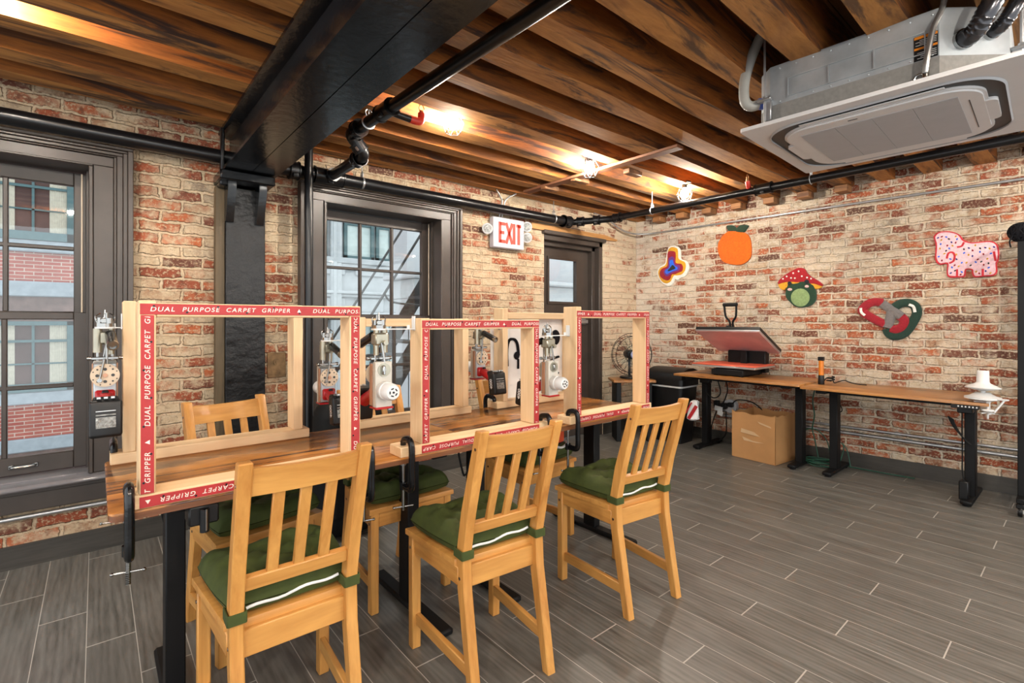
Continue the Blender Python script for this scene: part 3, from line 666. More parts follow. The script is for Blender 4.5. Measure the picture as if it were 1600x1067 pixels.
# ================================================================== LETTERING
def text_bm(s, size=1.0, shear=0.0, offset=0.0, spacing=1.0):
    cu = bpy.data.curves.new('lettering', 'FONT'); cu.body = s; cu.size = size; cu.shear = shear; cu.offset = offset; cu.space_character = spacing
    o = bpy.data.objects.new('lettering', cu); COL.objects.link(o)
    bpy.context.view_layer.update()
    me = bpy.data.meshes.new_from_object(o.evaluated_get(bpy.context.evaluated_depsgraph_get()))
    b = bmesh.new(); b.from_mesh(me)
    bpy.data.objects.remove(o); bpy.data.curves.remove(cu); bpy.data.meshes.remove(me)
    return b
def fit(b, w=None, h=None):
    xs = [v.co.x for v in b.verts]; ys = [v.co.y for v in b.verts]
    x0, x1, y0, y1 = min(xs), max(xs), min(ys), max(ys)
    sx = (w / (x1 - x0)) if w else 1; sy = (h / (y1 - y0)) if h else sx
    if not w: sx = sy
    bmesh.ops.translate(b, vec=(-x0, -y0, 0), verts=b.verts); bmesh.ops.scale(b, vec=(sx, sy, 1), verts=b.verts)
    return b
REP = .425
phrase = fit(text_bm('DUAL  PURPOSE  CARPET  GRIPPER', shear=.18, offset=.008, spacing=1.22), .355, .0125)
tri = bmesh.new(); _v = [tri.verts.new(p) for p in ((.376, .001, 0), (.388, .001, 0), (.382, .012, 0))]; tri.faces.new(_v)
_me = bpy.data.meshes.new('t'); tri.to_mesh(_me); phrase.from_mesh(_me); bpy.data.meshes.remove(_me); tri.free()
def strip_text(L, phase):
    """lettering of a strip of length L cut from a repeating roll, starting `phase` metres into the repeat"""
    out = bmesh.new(); x = -phase - REP
    while x < L:
        b = phrase.copy(); bmesh.ops.translate(b, vec=(x, 0, 0), verts=b.verts)
        for pt, no in (((.004, 0, 0), (-1, 0, 0)), ((L - .004, 0, 0), (1, 0, 0))):
            if b.verts: bmesh.ops.bisect_plane(b, geom=b.verts[:] + b.edges[:] + b.faces[:], plane_co=pt, plane_no=no, clear_outer=True)
        me = bpy.data.meshes.new('t'); b.to_mesh(me); b.free(); out.from_mesh(me); bpy.data.meshes.remove(me)
        x += REP
    return out

# ================================================================== WORK TABLES
TT = .75
def work_table(xc, label):
    t = thing('work_table', label, 'table', (xc, 1.96, 0), group='walnut topped work tables')
    hw, hd = .609, .325; r = .03; P = []
    for cx, cy, a0 in ((hw - r, hd - r, 0), (-hw + r, hd - r, 90), (-hw + r, -hd + r, 180), (hw - r, -hd + r, 270)):
        for k in range(5): P.append((cx + r * math.cos(R(a0 + k * 22.5)), cy + r * math.sin(R(a0 + k * 22.5))))
    m = MB(); m.prism(P, TT - .006, TT, bev=.002); m.build('tabletop', M['top'], t)
    m = MB(); m.prism([(x * .999, y * .999) for x, y in P], TT - .022, TT - .0055); m.build('edge_band', M['edge'], t)
    m = MB()
    m.bb((-.46, -.17, TT - .05), (.46, -.13, TT - .022)); m.bb((-.46, .13, TT - .05), (.46, .17, TT - .022)); m.build('under_frame', M['blackm'], t)
    for x in (-.435, .425):
        m = MB(); m.box((x, 0, .38), (.055, .085, .70), .004); m.box((x, 0, TT - .036), (.07, .52, .028), .004); l = m.build('leg', M['blackm'], t)
        m = MB(); m.box((x, 0, .018), (.065, .62, .028), .008); m.build('foot', M['blackm'], l)
        for s in (-1, 1):
            m = MB(); m.cyl((x, s * .275, 0), (x, s * .275, .006), .022, 12); m.build('floor_pad', M['rubber'], l)
    return t
work_table(.632, 'walnut work table nearer the camera, carrying the wooden frame by the first window')
work_table(1.853, 'walnut work table toward the brown door, end to end with the other one')

# ================================================================== STRETCHING FRAMES
def stretcher(xa, xb, yf, zt, face, label, ra=.06, rb=.04, phases=(0, 0, 0, 0), lifts=(.004, 0.0)):
    """upright 2x4 frame standing on the table; yf = face toward the camera; face -1: gripper strips toward camera, +1: toward windows"""
    xc = (xa + xb) / 2; W = xb - xa; yc = yf + .0445
    t = thing('rug_stretcher', label, 'frame', (xc, yc, TT), group='tufting frames clamped along the tables')
    hw = W / 2; H = zt - TT; th = .038; d = .0445
    for s, lf in ((-1, lifts[0]), (1, lifts[1])):
        m = MB(); m.box((s * (hw - th / 2), 0, (th + H + lf) / 2), (th, 2 * d, H + lf - th), .003); m.build('upright', M['pineZ'], t)
    m = MB(); m.box((0, 0, H - th / 2 - .002), (W - 2 * th, 2 * d * .98, th), .003); m.build('top_rail', M['pineX'], t)
    m = MB(); m.box(((rb - ra) / 2, 0, th / 2), (W + ra + rb, 2 * d, th), .003); m.build('bottom_rail', M['pineX'], t)
    tw = .029; yy = face * (d + .001)
    # strip local frame: x along the text, y = letter up, z = out of the face
    def strip(L, Mx, ph, k):
        m = MB(); m.box((L / 2, 0, 0), (L, tw, .0025), .0005)
        tb = strip_text(L, ph); bmesh.ops.translate(tb, vec=(0, -.0062, .0018), verts=tb.verts)
        m.add(tb, None, 1); tb.free()
        for i in range(int(L / .075)):
            m.cyl((.03 + i * .075, .008 * (-1) ** i, .001), (.03 + i * .075, .008 * (-1) ** i, .003), .003, 6, mi=2)
        bmesh.ops.transform(m.bm, matrix=Mx, verts=m.bm.verts)
        m.build('gripper_strip', [M['tape'], M['tapetext'], M['rod']], t)
    def frame(o, xd, yd):
        o = Vector(o); x = Vector(xd); y = Vector(yd); z = x.cross(y)
        Q = Matrix((x, y, z)).transposed().to_4x4(); return Matrix.Translation(o) @ Q
    rx = Vector((-face, 0, 0)); up = Vector((0, 0, 1))        # reading direction seen from the gripper side
    zt_ = H - .019; zb_ = .018; xi = hw - .019
    zi = zt_ - tw / 2 - .002
    strip(W - .006, frame(Vector((0, yy, zt_)) - rx * (hw - .003), rx, up), phases[0], 0)
    strip(zi - .04, frame(Vector((0, yy, zi)) + rx * (xi), -up, rx), phases[1], 1)
    strip(W - .004, frame(Vector((0, yy, zb_)) + rx * (hw - .002), -rx, -up), phases[2], 2)
    strip(zi - .04, frame(Vector((0, yy, .04)) - rx * (xi), up, -rx), phases[3], 3)
    return t
YF, YBK = 1.636, 2.20
stretcher(.086, .697, YF, 1.302, -1, 'wooden tufting frame with red strips, clamped at the table end beside the first window', .02, .03, (-.022, .0, .218, .245))
stretcher(.934, 1.542, YF, 1.258, -1, 'knotty wooden tufting frame with red strips, the middle one above the nearer chairs', .085, .06, (-.014, .0, .058, .185))
stretcher(1.790, 2.398, YF, 1.306, -1, 'wooden tufting frame with red strips at the table end nearest the heat press', .045, .02, (.30, .0, .1, .2), (.016, .0))
stretcher(.072, .680, YBK, 1.318, 1, 'wooden tufting frame seen from behind, in front of the black column', .035, .028)
stretcher(.925, 1.548, YBK, 1.265, 1, 'wooden tufting frame seen from behind, in front of the tall second window', .01, .02)
f6 = stretcher(1.788, 2.400, YBK, 1.304, 1, 'wooden tufting frame with white cloth and black tufted marks stretched on it', .045, .045, lifts=(.022, .0))
# cloth on the last frame
m = MB(); n = 26; vs = []; fs = []
for i in range(n + 1):
    for j in range(n + 1):
        x = -.32 + .625 * i / n; z = .03 + .485 * j / n
        vs.append((x, .0455 + .0025 * math.sin(9 * x + 7 * z) + (.012 if i == 0 else 0), z))
for i in range(n):
    for j in range(n): fs.append((i * (n + 1) + j, (i + 1) * (n + 1) + j, (i + 1) * (n + 1) + j + 1, i * (n + 1) + j + 1))
m.mesh(vs, fs)
# two sided thickness
r_ = bmesh.ops.solidify(m.bm, geom=m.bm.faces[:], thickness=.002)
cl = m.build('primary_cloth', M['cloth'], f6)
m = MB(); yk = .040
def mk(pts, r=.006, mi=0): m.tube([(x, yk, z) for x, z in pts], r, 6, mi=mi)
for k in range(9): mk([(-.250, .23 + k * .022), (-.243, .238 + k * .022)], .0055)
mk([(p.x, p.y) for p in cr([(-.205, .23), (-.207, .33), (-.19, .385), (-.15, .39), (-.125, .36), (-.115, .29)], 4)], .009)
m.ball((-.13, yk, .29), .022, s=(1, .35, 1.1)); mk([(-.118, .27), (-.118, .21)], .007)
m.tube([(.145 + .026 * math.cos(2 * PI * i / 14), yk, .395 + .034 * math.sin(2 * PI * i / 14)) for i in range(14)], .009, 6, closed=True)
m.ball((.205, yk, .395), .040, s=(1, .3, 1.25))
mk([(.16, .255), (.20, .262), (.235, .268)], .008); mk([(.215, .12), (.217, .175)], .007); mk([(.202, .135), (.232, .165)], .006); mk([(.205, .06), (.235, .088)], .008)
m.ball((.19, yk, .155), .010, mi=1, s=(1, .5, 1))
m.build('tufted_marks', [M['yarnblack'], Y_['yellow']], cl)

# ================================================================== CLAMPS
def clamp(x, y, label, hook=1, zt=TT + .038, zb=TT - .022, rz=0.0, drop=.10, spine=.065):
    """C clamp: spine toward -Y (hook=1) of the screw axis"""
    t = thing('c_clamp', label, 'clamp', (x, y, zt), rz, 'black C clamps holding the frames')
    h = zt - zb; z1 = -h - .085
    m = MB()
    P = [(0, 0, .009), (0, -.012, .022), (0, -spine * .75, .026), (0, -spine, 0), (0, -spine, z1 * .5), (0, -spine, z1 + .012), (0, -spine * .78, z1 - .008), (0, 0, z1 - .006)]
    pts = cr(P, 5)
    m.tube(pts, .0115, 10, flat=1.15)
    m.cyl((0, 0, 0), (0, 0, .014), .011, 12)
    m.cyl((0, 0, z1 - .02), (0, 0, z1 + .008), .014, 12)
    m.build('clamp_frame', M['blackpaint'], t)
    m = MB(); m.cyl((0, 0, -h - .012), (0, 0, z1 - drop), .0055, 10); m.cyl((0, 0, -h - .014), (0, 0, -h), .012, 12)
    for k in range(14): m.cyl((0, 0, z1 - .03 - k * .005), (0, 0, z1 - .0325 - k * .005), .0064, 10)
    s = m.build('screw', M['chrome'], t)
    m = MB(); m.cyl((-.034, .008, z1 - drop), (.034, -.008, z1 - drop), .003, 8); m.ball((-.034, .008, z1 - drop), .005); m.ball((.034, -.008, z1 - drop), .005); m.build('handle_bar', M['chrome'], s)
    return t
clamp(.066, 1.675, 'black C clamp with long threaded screw at the front corner of the table end', drop=.065)
clamp(.725, 1.675, 'black C clamp just behind the nearest chair back')
clamp(.878, 1.672, 'black C clamp on the middle frame end, its screw before a table leg', drop=.085)
clamp(1.585, 1.675, 'black C clamp on the table edge between the two end frames, behind a chair back')
clamp(1.768, 1.672, 'black C clamp on the bottom rail of the frame nearest the heat press', drop=.12)
clamp(.048, 2.235, 'black C clamp on the rear table edge below the hanging gun by the first window', rz=PI, spine=.10)
clamp(1.752, 2.235, 'black C clamp on the rear table edge at the end of the cloth covered frame', rz=PI, spine=.085)

# ================================================================== TUFTING GUNS
def gun(xu, y, z, side, label, rz, dist=.10):
    """hangs beside an upright. Local: disc toward -Y, motor toward +Y, needle up; origin at disc centre; mount arm toward +X*side"""
    t = thing('tufting_gun', label, 'tufting gun', (xu - dist, y, z), rz, 'tufting guns hung beside the frames')
    s = side
    # hanger plate
    m = MB(); m.box((s * (dist / 2 - .012), 0, .163), (dist + .025, .022, .004), .001); m.cyl((0, 0, .160), (0, 0, .166), .028, 20)
    m.box((s * (dist - .003), 0, .185), (.004, .024, .055), .001); m.cyl((s * (dist - .025), 0, .165), (s * (dist - .025), 0, .178), .006, 8); m.build('hanger_plate', M['white'], t)
    m = MB()
    m.cyl((0, 0, .166), (0, 0, .178), .026, 18); m.cyl((.012, -.008, .178), (.012, -.008, .196), .010, 12); m.cyl((-.014, .004, .178), (-.014, .004, .198), .009, 12)
    m.box((0, 0, .187), (.026, .02, .02), .003); m.cyl((0, 0, .197), (0, 0, .225), .006, 10, r2=.002); m.cyl((.004, -.006, .195), (.004, -.006, .215), .004, 8)
    m.tube(cr([(-.02, 0, .178), (-.026, 0, .20), (-.012, 0, .213)], 4), .0022, 6); m.tube(cr([(.02, 0, .178), (.026, 0, .20), (.012, 0, .213)], 4), .0022, 6)
    m.build('needle_head', M['chrome'], t)
    m = MB(); m.cyl((-.020, 0, .078), (-.020, 0, .160), .013, 16); m.cyl((.016, .012, .070), (.016, .012, .160), .010, 14); m.box((0, .010, .128), (.055, .04, .045), .006)
    m.cyl((.006, -.012, .115), (.006, -.028, .115), .009, 12); m.cyl((-.006, .03, .115), (-.006, .048, .115), .009, 12)
    m.build('cylinder_block', M['brass'], t)
    m = MB(); m.cyl((.004, -.020, .112), (.004, -.020, .03), .004, 8); m.cyl((-.020, .0, .05), (-.020, 0, .08), .005, 8); m.cyl((.020, .012, .05), (.020, .012, .09), .005, 8)
    m.box((0, 0, .058), (.074, .03, .010), .002); m.cyl((-.037, 0, .058), (-.048, 0, .058), .007, 10); m.cyl((.037, 0, .058), (.048, 0, .058), .007, 10)
    m.tube([(.006, .036, .115), (-.006, .040, .03)], .004, 8)
    m.build('linkage', M['chrome'], t)
    m = MB(); m.cyl((.014, -.018, .140), (.018, -.112, .108), .0155, 16); m.build('side_handle', M['rod'], t)
    m = MB(); m.lathe([(.0165, 0), (.0165, .012), (.012, .0121), (.012, .003)], 16, Matrix.Translation((.018, -.112, .108)) @ Vector((.004, -.094, -.032)).to_track_quat('Z', 'Y').to_matrix().to_4x4()); m.build('handle_rim', M['chrome'], t)
    # gear case between two plates
    m = MB(); m.box((0, .002, -.035), (.062, .030, .150), .003); m.build('gear_case', M['zinc'], t)
    m = MB(); m.box((0, .030, -.035), (.064, .026, .165), .003); m.cyl((0, .040, .018), (0, .046, .018), .024, 20, mi=1); m.box((.006, .05, .018), (.012, .02, .034), .003, mi=2); m.cyl((.004, .04, .02), (.004, .058, .02), .006, 10, mi=2)
    m.build('motor_plate', [M['ivory'], M['brass'], M['chrome']], t)
    m = MB(); m.box((.033, .008, -.035), (.004, .02, .15), .001); m.box((-.033, .008, -.035), (.004, .02, .15), .001); m.build('side_cheek', M['copper'], t)
    m = MB(); m.box((0, .022, -.118), (.068, .056, .008), .002); m.build('red_base', M['red'], t)
    # flywheel
    m = MB(); N = 40; ro = .0395
    m.cyl((0, -.020, 0), (0, -.026, 0), ro, N); 
    for k in range(8):
        a = k * PI / 4; rr = .029 if k % 2 else .021
        m.cyl((rr * math.cos(a), -.0255, rr * math.sin(a)), (rr * math.cos(a), -.0268, rr * math.sin(a)), .0052 if k % 2 == 0 else .003, 12, mi=1)
        a += .4; m.cyl((.034 * math.cos(a), -.0255, .034 * math.sin(a)), (.034 * math.cos(a), -.0268, .034 * math.sin(a)), .0022, 8, mi=1)
    m.cyl((0, -.025, 0), (0, -.030, 0), .007, 12, mi=2); m.cyl((-.015, -.026, -.016), (-.015, -.034, -.016), .007, 12, mi=3)
    m.build('flywheel', [M['cream'], M['acslot'], M['copper'], M['chrome']], t)
    m = MB(); m.tube([(-.015, -.031, -.016), (-.002, -.030, .055)], .0032, 8); m.build('crank_rod', M['chrome'], t)
    # motor
    Mm = Matrix.Translation((0, .043, -.055)) @ Matrix.Rotation(-PI / 2, 4, 'X')
    m = MB(); m.lathe([(.030, 0), (.033, .004), (.033, .028), (.030, .031), (.030, .062), (.024, .072), (.0, .074)], 28, Mm)
    for k in range(5):
        a = k * 2 * PI / 5; m.box((.013 * math.cos(a), .1165, -.055 + .013 * math.sin(a)), (.010, .003, .004), rot=Matrix.Rotation(-a + PI / 2, 4, 'Y'), mi=1)
    m.cyl((0, .114, -.055), (0, .119, -.055), .004, 10, mi=1)
    m.build('motor', [M['white'], M['rod']], t)
    # red grip and battery
    m = MB(); m.tube(cr([(0, -.012, -.072), (0, -.045, -.080), (0, -.095, -.098), (0, -.125, -.112)], 5), [.023] * 16, 14); m.box((0, -.016, -.075), (.054, .03, .05), .006); m.box((-.0, -.042, -.056), (.018, .012, .014), .003, mi=1)
    m.build('grip', [M['red'], M['black']], t)
    rb = Matrix.Rotation(R(-8), 4, 'X')
    Mb = Matrix.Translation((0, -.158, -.128)) @ rb @ Matrix.Diagonal((.80, 1, 1, 1))
    m = MB(); m.box((0, 0, 0), (.105, .055, .118), .010, seg=3); m.box((0, .018, .058), (.082, .05, .026), .006); m.box((-.034, -.012, .055), (.02, .02, .014), .003, mi=1); m.box((.034, -.012, .055), (.02, .02, .014), .003, mi=1)
    m.box((.01 * 0, -.0280, -.012), (.062, .0016, .034), mi=2); m.box((0, -.0282, .012), (.062, .0012, .004), mi=2); m.box((0, -.0282, .024), (.062, .0012, .0025), mi=3)
    m.box((-.022, -.020, .066), (.012, .02, .006), mi=3); m.box((0, -.020, .066), (.012, .02, .006), mi=3); m.box((.022, -.020, .066), (.012, .02, .006), mi=3)
    tb = fit(text_bm('4000', offset=.02), .052, .020)
    Mt = Matrix(((0, 0, -1, -.0530), (0, 1, 0, 0), (1, 0, 0, 0), (0, 0, 0, 1)))
    # side lettering, read with the head tilted
    Mt = Matrix.Translation((-.0532, .010, -.026)) @ Matrix(((0, 0, -1, 0), (0, -1, 0, 0), (1, 0, 0, 0), (0, 0, 0, 1)))
    m.add(tb, Mt, 4); tb2 = tb.copy(); m.add(tb2, Matrix.Translation((.0532, -.010, -.026)) @ Matrix(((0, 0, 1, 0), (0, 1, 0, 0), (1, 0, 0, 0), (0, 0, 0, 1))) @ Matrix.Diagonal((1, 1, 1, 1)), 4); tb.free(); tb2.free()
    bmesh.ops.transform(m.bm, matrix=Mb, verts=m.bm.verts)
    m.build('battery', [M['black'], M['rubber'], M['reflector'], M['steel'], M['white']], t)
    return t
gun(.072, 2.215, 1.065, 1, 'tufting gun with black battery hanging by the first window at the table end', 0, .048)
gun(.925, 2.230, 1.00, 1, 'tufting gun glimpsed behind the first frame, against the tall window', 0, .13)
gun(1.788, 2.230, 1.045, 1, 'red and silver tufting gun with dark handle tube hanging beside the cloth covered frame', 0, .145)
gun(.934, 1.690, 1.058, -1, 'tufting gun with white motor facing out, hanging between the first two front frames', PI, .145)
gun(1.790, 1.690, 1.018, -1, 'tufting gun with white motor facing out, hanging in front of the white cloth', PI, .145)

# ================================================================== CHAIRS
def make_chair(label):
    t = thing('dining_chair', label, 'chair', group='honey pine dining chairs')
    for s in (-1, 1):
        m = MB(); m.bar((s * .182, .20, 0), (s * .182, .20, .43), .036, .036, bev=.003)
        m.cyl((s * .2005, .20, .385), (s * .2025, .20, .385), .006, 10, mi=1); m.build('front_leg', [M['chairZ'], M['chrome']], t)
        # rear post: kinked, one piece
        w, d = .017, .021
        prof = [(-.205, 0), (-.135, .36), (-.128, .47), (-.160, .62), (-.247, .905)]
        vs = []; fs = []
        for y, z in prof:
            dd = d * (.85 if z in (0, .905) else 1.1)
            vs += [(s * .152 - w, y - dd, z), (s * .152 + w, y - dd, z), (s * .152 + w, y + dd, z), (s * .152 - w, y + dd, z)]
        for i in range(len(prof) - 1):
            for k in range(4): fs.append((4 * i + k, 4 * i + (k + 1) % 4, 4 * i + 4 + (k + 1) % 4, 4 * i + 4 + k))
        n = 4 * (len(prof) - 1); fs += [(0, 3, 2, 1), (n, n + 1, n + 2, n + 3)]
        m = MB(); m.mesh(vs, fs, smooth=False)
        bmesh.ops.bevel(m.bm, geom=[e for e in m.bm.edges if abs((e.verts[0].co - e.verts[1].co).normalized().z) > .5 or min(e.verts[0].co.z, e.verts[1].co.z) > .9], offset=.003, segments=1, affect='EDGES')
        m.cyl((s * .1685, -.130, .395), (s * .1705, -.130, .395), .0055, 10, mi=1); m.cyl((s * .1685, -.232, .845), (s * .1705, -.232, .845), .005, 10, mi=1)
        m.build('rear_post', [M['chairZ'], M['chrome']], t)
        m = MB(); m.bar((s * .176, .185, .112), (s * .158, -.172, .112), .020, .042, up=(0, 0, 1), bev=.003); m.build('side_stretcher', M['chairY'], t)
        m = MB(); m.bar((s * .182, .185, .398), (s * .160, -.12, .398), .022, .062, bev=.003); m.build('side_apron', M['chairY'], t)
    m = MB(); m.box((0, .205, .398), (.33, .022, .062), .003); m.build('front_apron', M['chairX'], t)
    m = MB(); m.box((0, -.122, .393), (.275, .022, .074), .003); m.build('rear_apron', M['chairX'], t)
    m = MB(); m.prism([(-.21, .225), (.21, .225), (.175, -.105), (.135, -.118), (-.135, -.118), (-.175, -.105)], .430, .452, bev=.004); m.build('seat', M['chairX'], t)
    # back rails follow the lean
    def yz(z): return -.160 + (-.247 + .160) * (z - .62) / (.905 - .62) if z > .62 else -.128 + (-.160 + .128) * (z - .47) / .15
    an = math.atan2(.087, .285)
    m = MB(); n = 12; vs = []; fs = []
    for i in range(n + 1):
        x = -.137 + .274 * i / n; bow = -.010 * (1 - (2 * i / n - 1) ** 2); dip = -.006 * (1 - (2 * i / n - 1) ** 2)
        for z, dy in ((.812, .010), (.812, -.010), (.888 + dip, -.010), (.888 + dip, .010)): vs.append((x, yz(z) + dy + bow, z))
    for i in range(n):
        for k in range(4): fs.append((4 * i + k, 4 * i + (k + 1) % 4, 4 * i + 4 + (k + 1) % 4, 4 * i + 4 + k))
    fs += [(0, 1, 2, 3), (4 * n, 4 * n + 3, 4 * n + 2, 4 * n + 1)]
    m.mesh(vs, fs, smooth=False); m.build('top_rail', M['chairX'], t)
    m = MB(); m.box((0, yz(.562), .562), (.274, .022, .040), .003, rot=Matrix.Rotation(an * .7, 4, 'X')); m.build('lower_rail', M['chairX'], t)
    for x in (-.068, 0, .068):
        m = MB(); m.bar((x, yz(.572), .572), (x, yz(.822) - .007, .822), .030, .012, up=(0, 1, 0), bev=.002); m.build('back_slat', M['chairZ'], t)
    return t
def make_cushion(label):
    t = thing('seat_cushion', label, 'cushion', group='tufted green seat cushions')
    N = 30; vs = []; fs = []; tufts = [(-.42, -.40), (.42, -.40), (-.42, .42), (.42, .42), (0, 0)]
    def hw(y): return .188 + .018 * y
    rnd = random.Random(3); ph = [rnd.random() * 6 for _ in range(6)]
    def edge(q): return math.sqrt(max(0.0, 1 - abs(q) ** 7))
    def top(x, y):
        e = edge(x) * edge(y); h = .036 + .056 * e
        for a, b in tufts:
            r2 = (x - a) ** 2 + (y - b) ** 2; h -= .044 * math.exp(-r2 / .026) * e
            an = math.atan2(y - b, x - a); h += .0075 * e * math.cos(6 * an + ph[0]) * math.exp(-r2 / .10) * min(1, r2 / .02)
        h += e * (.006 * math.sin(4 * x + 3 * y + ph[1]) + .004 * math.sin(9 * y - 5 * x + ph[2]) + .0025 * math.sin(17 * x + 7 * y + ph[3]))
        return h
    for side in (1, 0):
        for i in range(N + 1):
            for j in range(N + 1):
                x = -1 + 2 * i / N; y = -1 + 2 * j / N
                x = math.copysign(abs(x) ** .8, x); y = math.copysign(abs(y) ** .8, y)
                e = edge(x) * edge(y)
                sq = 1 - .045 * (x * x * y * y)
                z = top(x, y) if side else .034 - .030 * e ** .6
                vs.append((x * hw(y) * sq, .052 + y * .168 * sq, z))
    K = (N + 1) ** 2; id_ = lambda s, i, j: s * K + i * (N + 1) + j
    for i in range(N):
        for j in range(N):
            fs.append((id_(0, i, j), id_(0, i + 1, j), id_(0, i + 1, j + 1), id_(0, i, j + 1)))
            fs.append((id_(1, i, j), id_(1, i, j + 1), id_(1, i + 1, j + 1), id_(1, i + 1, j)))
    m = MB(); b = bmesh.new(); V = [b.verts.new(v) for v in vs]
    for f in fs: b.faces.new([V[i] for i in f])
    bmesh.ops.remove_doubles(b, verts=b.verts, dist=.0004); bmesh.ops.recalc_face_normals(b, faces=b.faces)
    m._merge(b, None, 0, True)
    for a, c in tufts: m.ball((a * hw(c), .052 + c * .168, top(a, c) + .001), .006, s=(1, 1, .5))
    m.build('cushion_body', M['green'], t)
    for s in (-1, 1):
        m = MB(); x0, y0 = s * .152, -.129
        P = [(x0 + .022, y0 - .027), (x0 + .022, y0 + .029), (x0 - .022, y0 + .029), (x0 - .022, y0 - .027)]
        for k in range(4):
            a, b2 = P[k], P[(k + 1) % 4]
            m.bar((a[0], a[1], .026), (b2[0], b2[1], .026), .004, .030, bev=.001)
        m.build('strap', M['greenback'], t)
    m = MB(); zp = [(-.135 + .26 * i / 14, -.1145 - .0015 * math.sin(i), .024 + .004 * math.sin(i * .9) + .016 * i / 14) for i in range(15)]
    m.tube(zp, .0028, 6, flat=1.6); m.build('zipper', M['zip'], t)
    return t
SEATS = [(.434, 1.588, R(-1), 'honey pine chair nearest the camera, its back toward the camera', 'olive green tufted cushion on the chair nearest the camera'),
         (1.103, 1.480, R(-5), 'honey pine chair in front of the middle tufting frame, back toward the camera', 'olive green tufted cushion on the chair before the middle tufting frame'),
         (1.892, 1.457, R(-7), 'honey pine chair standing toward the open floor and the heat press', 'olive green tufted cushion on the chair toward the open floor'),
         (.49, 2.28, PI + R(11), 'honey pine chair on the window side, in front of the black column', 'dark green tufted cushion on the chair in front of the black column'),
         (1.091, 2.20, PI, 'honey pine chair on the window side, in front of the tall window', 'dark green tufted cushion on the chair facing the middle frame from the window side'),
         (1.94, 2.19, PI + R(2), 'honey pine chair on the window side, nearest the brown door', 'dark green tufted cushion on the chair nearest the brown door')]
chair = make_chair('x'); cush = make_cushion('x')
for i, (x, y, a, la, lb) in enumerate(SEATS):
    if i == 0:
        chair.location = (x, y, 0); chair.rotation_euler = (0, 0, a); chair['label'] = la
        cush.location = (x, y, .452); cush.rotation_euler = (0, 0, a); cush['label'] = lb
    else:
        dup(chair, (x, y, 0), a, la); dup(cush, (x, y, .452), a, lb)
# ================================================================== SPRINKLER PIPES
def coupling(m, p0, p1, r):
    p0 = Vector(p0); p1 = Vector(p1); d = (p1 - p0).normalized(); o = d.orthogonal().normalized()
    m.cyl(p0, p1, r, 18); m.cyl(p0, p0 + d * .006, r * 1.12, 18); m.cyl(p1 - d * .006, p1, r * 1.12, 18)
    for s in (-1, 1):
        c = (p0 + p1) / 2 + o * s * r * 1.1; m.box(c, (r * .5, r * .5, r * .7), .004, rot=d.to_track_quat('Z', 'Y').to_matrix().to_4x4())
def hanger(m, c, r, axis, top):
    c = Vector(c); a = Vector(axis); u = a.cross(Vector((0, 0, 1))).normalized()
    m.tube([c + (u * math.cos(t) + Vector((0, 0, 1)) * math.sin(t)) * (r + .002) for t in [2 * PI * i / 20 for i in range(20)]], .007, 8, closed=True, flat=.35)
    m.cyl(c + Vector((0, 0, r)), (c.x, c.y, top), .004, 8)
    m.tube(cr([c + u * .012 + Vector((0, 0, r)), c + u * .018 + Vector((0, 0, r + .025)), c + Vector((0, 0, r + .045))], 4), .004, 6)
    m.tube(cr([c - u * .012 + Vector((0, 0, r)), c - u * .018 + Vector((0, 0, r + .025)), c + Vector((0, 0, r + .045))], 4), .004, 6)
def sprinkler_head(t, p, d):
    """red elbow + pendent/upright head"""
    p = Vector(p); d = Vector(d)
    m = MB(); m.tube(cr([p, p + d * .05, p + d * .07 + Vector((0, 0, .015)), p + d * .072 + Vector((0, 0, .05))], 5), .021, 12); m.build('red_elbow', M['sprred'], t)
    q = p + d * .072 + Vector((0, 0, .05))
    m = MB(); m.cyl(q, q + Vector((0, 0, .014)), .012, 12)
    m.tube(cr([q + Vector((-.012, 0, .012)), q + Vector((-.016, 0, .03)), q + Vector((-.004, 0, .052))], 4), .0028, 6); m.tube(cr([q + Vector((.012, 0, .012)), q + Vector((.016, 0, .03)), q + Vector((.004, 0, .052))], 4), .0028, 6)
    m.cyl(q + Vector((0, 0, .052)), q + Vector((0, 0, .055)), .017, 14); m.build('sprinkler_tip', M['sprbrass'], t)
ym, zm = 3.425, 2.248
t = thing('sprinkler_main', 'thick black sprinkler main running along the brick wall above both windows', 'pipe', (0, ym, zm))
m = MB(); m.cyl((-2.6, 0, 0), (3.62, 0, 0), .041, 24); m.build('pipe_run', M['pipe'], t)
def cpl(t, p0, p1, r):
    m = MB(); coupling(m, p0, p1, r); m.build('coupling', M['pipe'], t)
cpl(t, (.97, 0, 0), (1.03, 0, 0), .056); cpl(t, (3.55, 0, 0), (3.64, 0, 0), .055)
m = MB(); coupling(m, (1.13, 0, 0), (1.33, 0, 0), .053); m.cyl((1.235, 0, 0), (1.235, -.085, 0), .046, 20); m.build('tee_fitting', M['pipe'], t)
for x in (-.9, 1.47, 3.42):
    m = MB(); hanger(m, (x, 0, 0), .041, (1, 0, 0), ZC + .005 - zm); m.build('hanger', M['steel'], t)
t = thing('sprinkler_branch', 'long black sprinkler pipe crossing overhead beside the steel beam', 'pipe', (1.235, 2.87, 2.248))
def Lp(x, y, z): return (x - 1.235, y - 2.87, z - 2.248)
m = MB(); m.cyl(Lp(1.235, 3.36, 2.248), Lp(1.235, 2.90, 2.248), .034, 20)
m.tube(cr([Lp(1.235, 2.94, 2.248), Lp(1.235, 2.87, 2.25), Lp(1.222, 2.845, 2.275), Lp(1.165, 2.845, 2.335), Lp(1.15, 2.82, 2.352), Lp(1.148, 2.74, 2.352)], 6), .036, 16)
m.cyl(Lp(1.148, 2.78, 2.352), Lp(1.315, -2.4, 2.352), .0315, 20); m.build('pipe_run', M['pipe'], t)
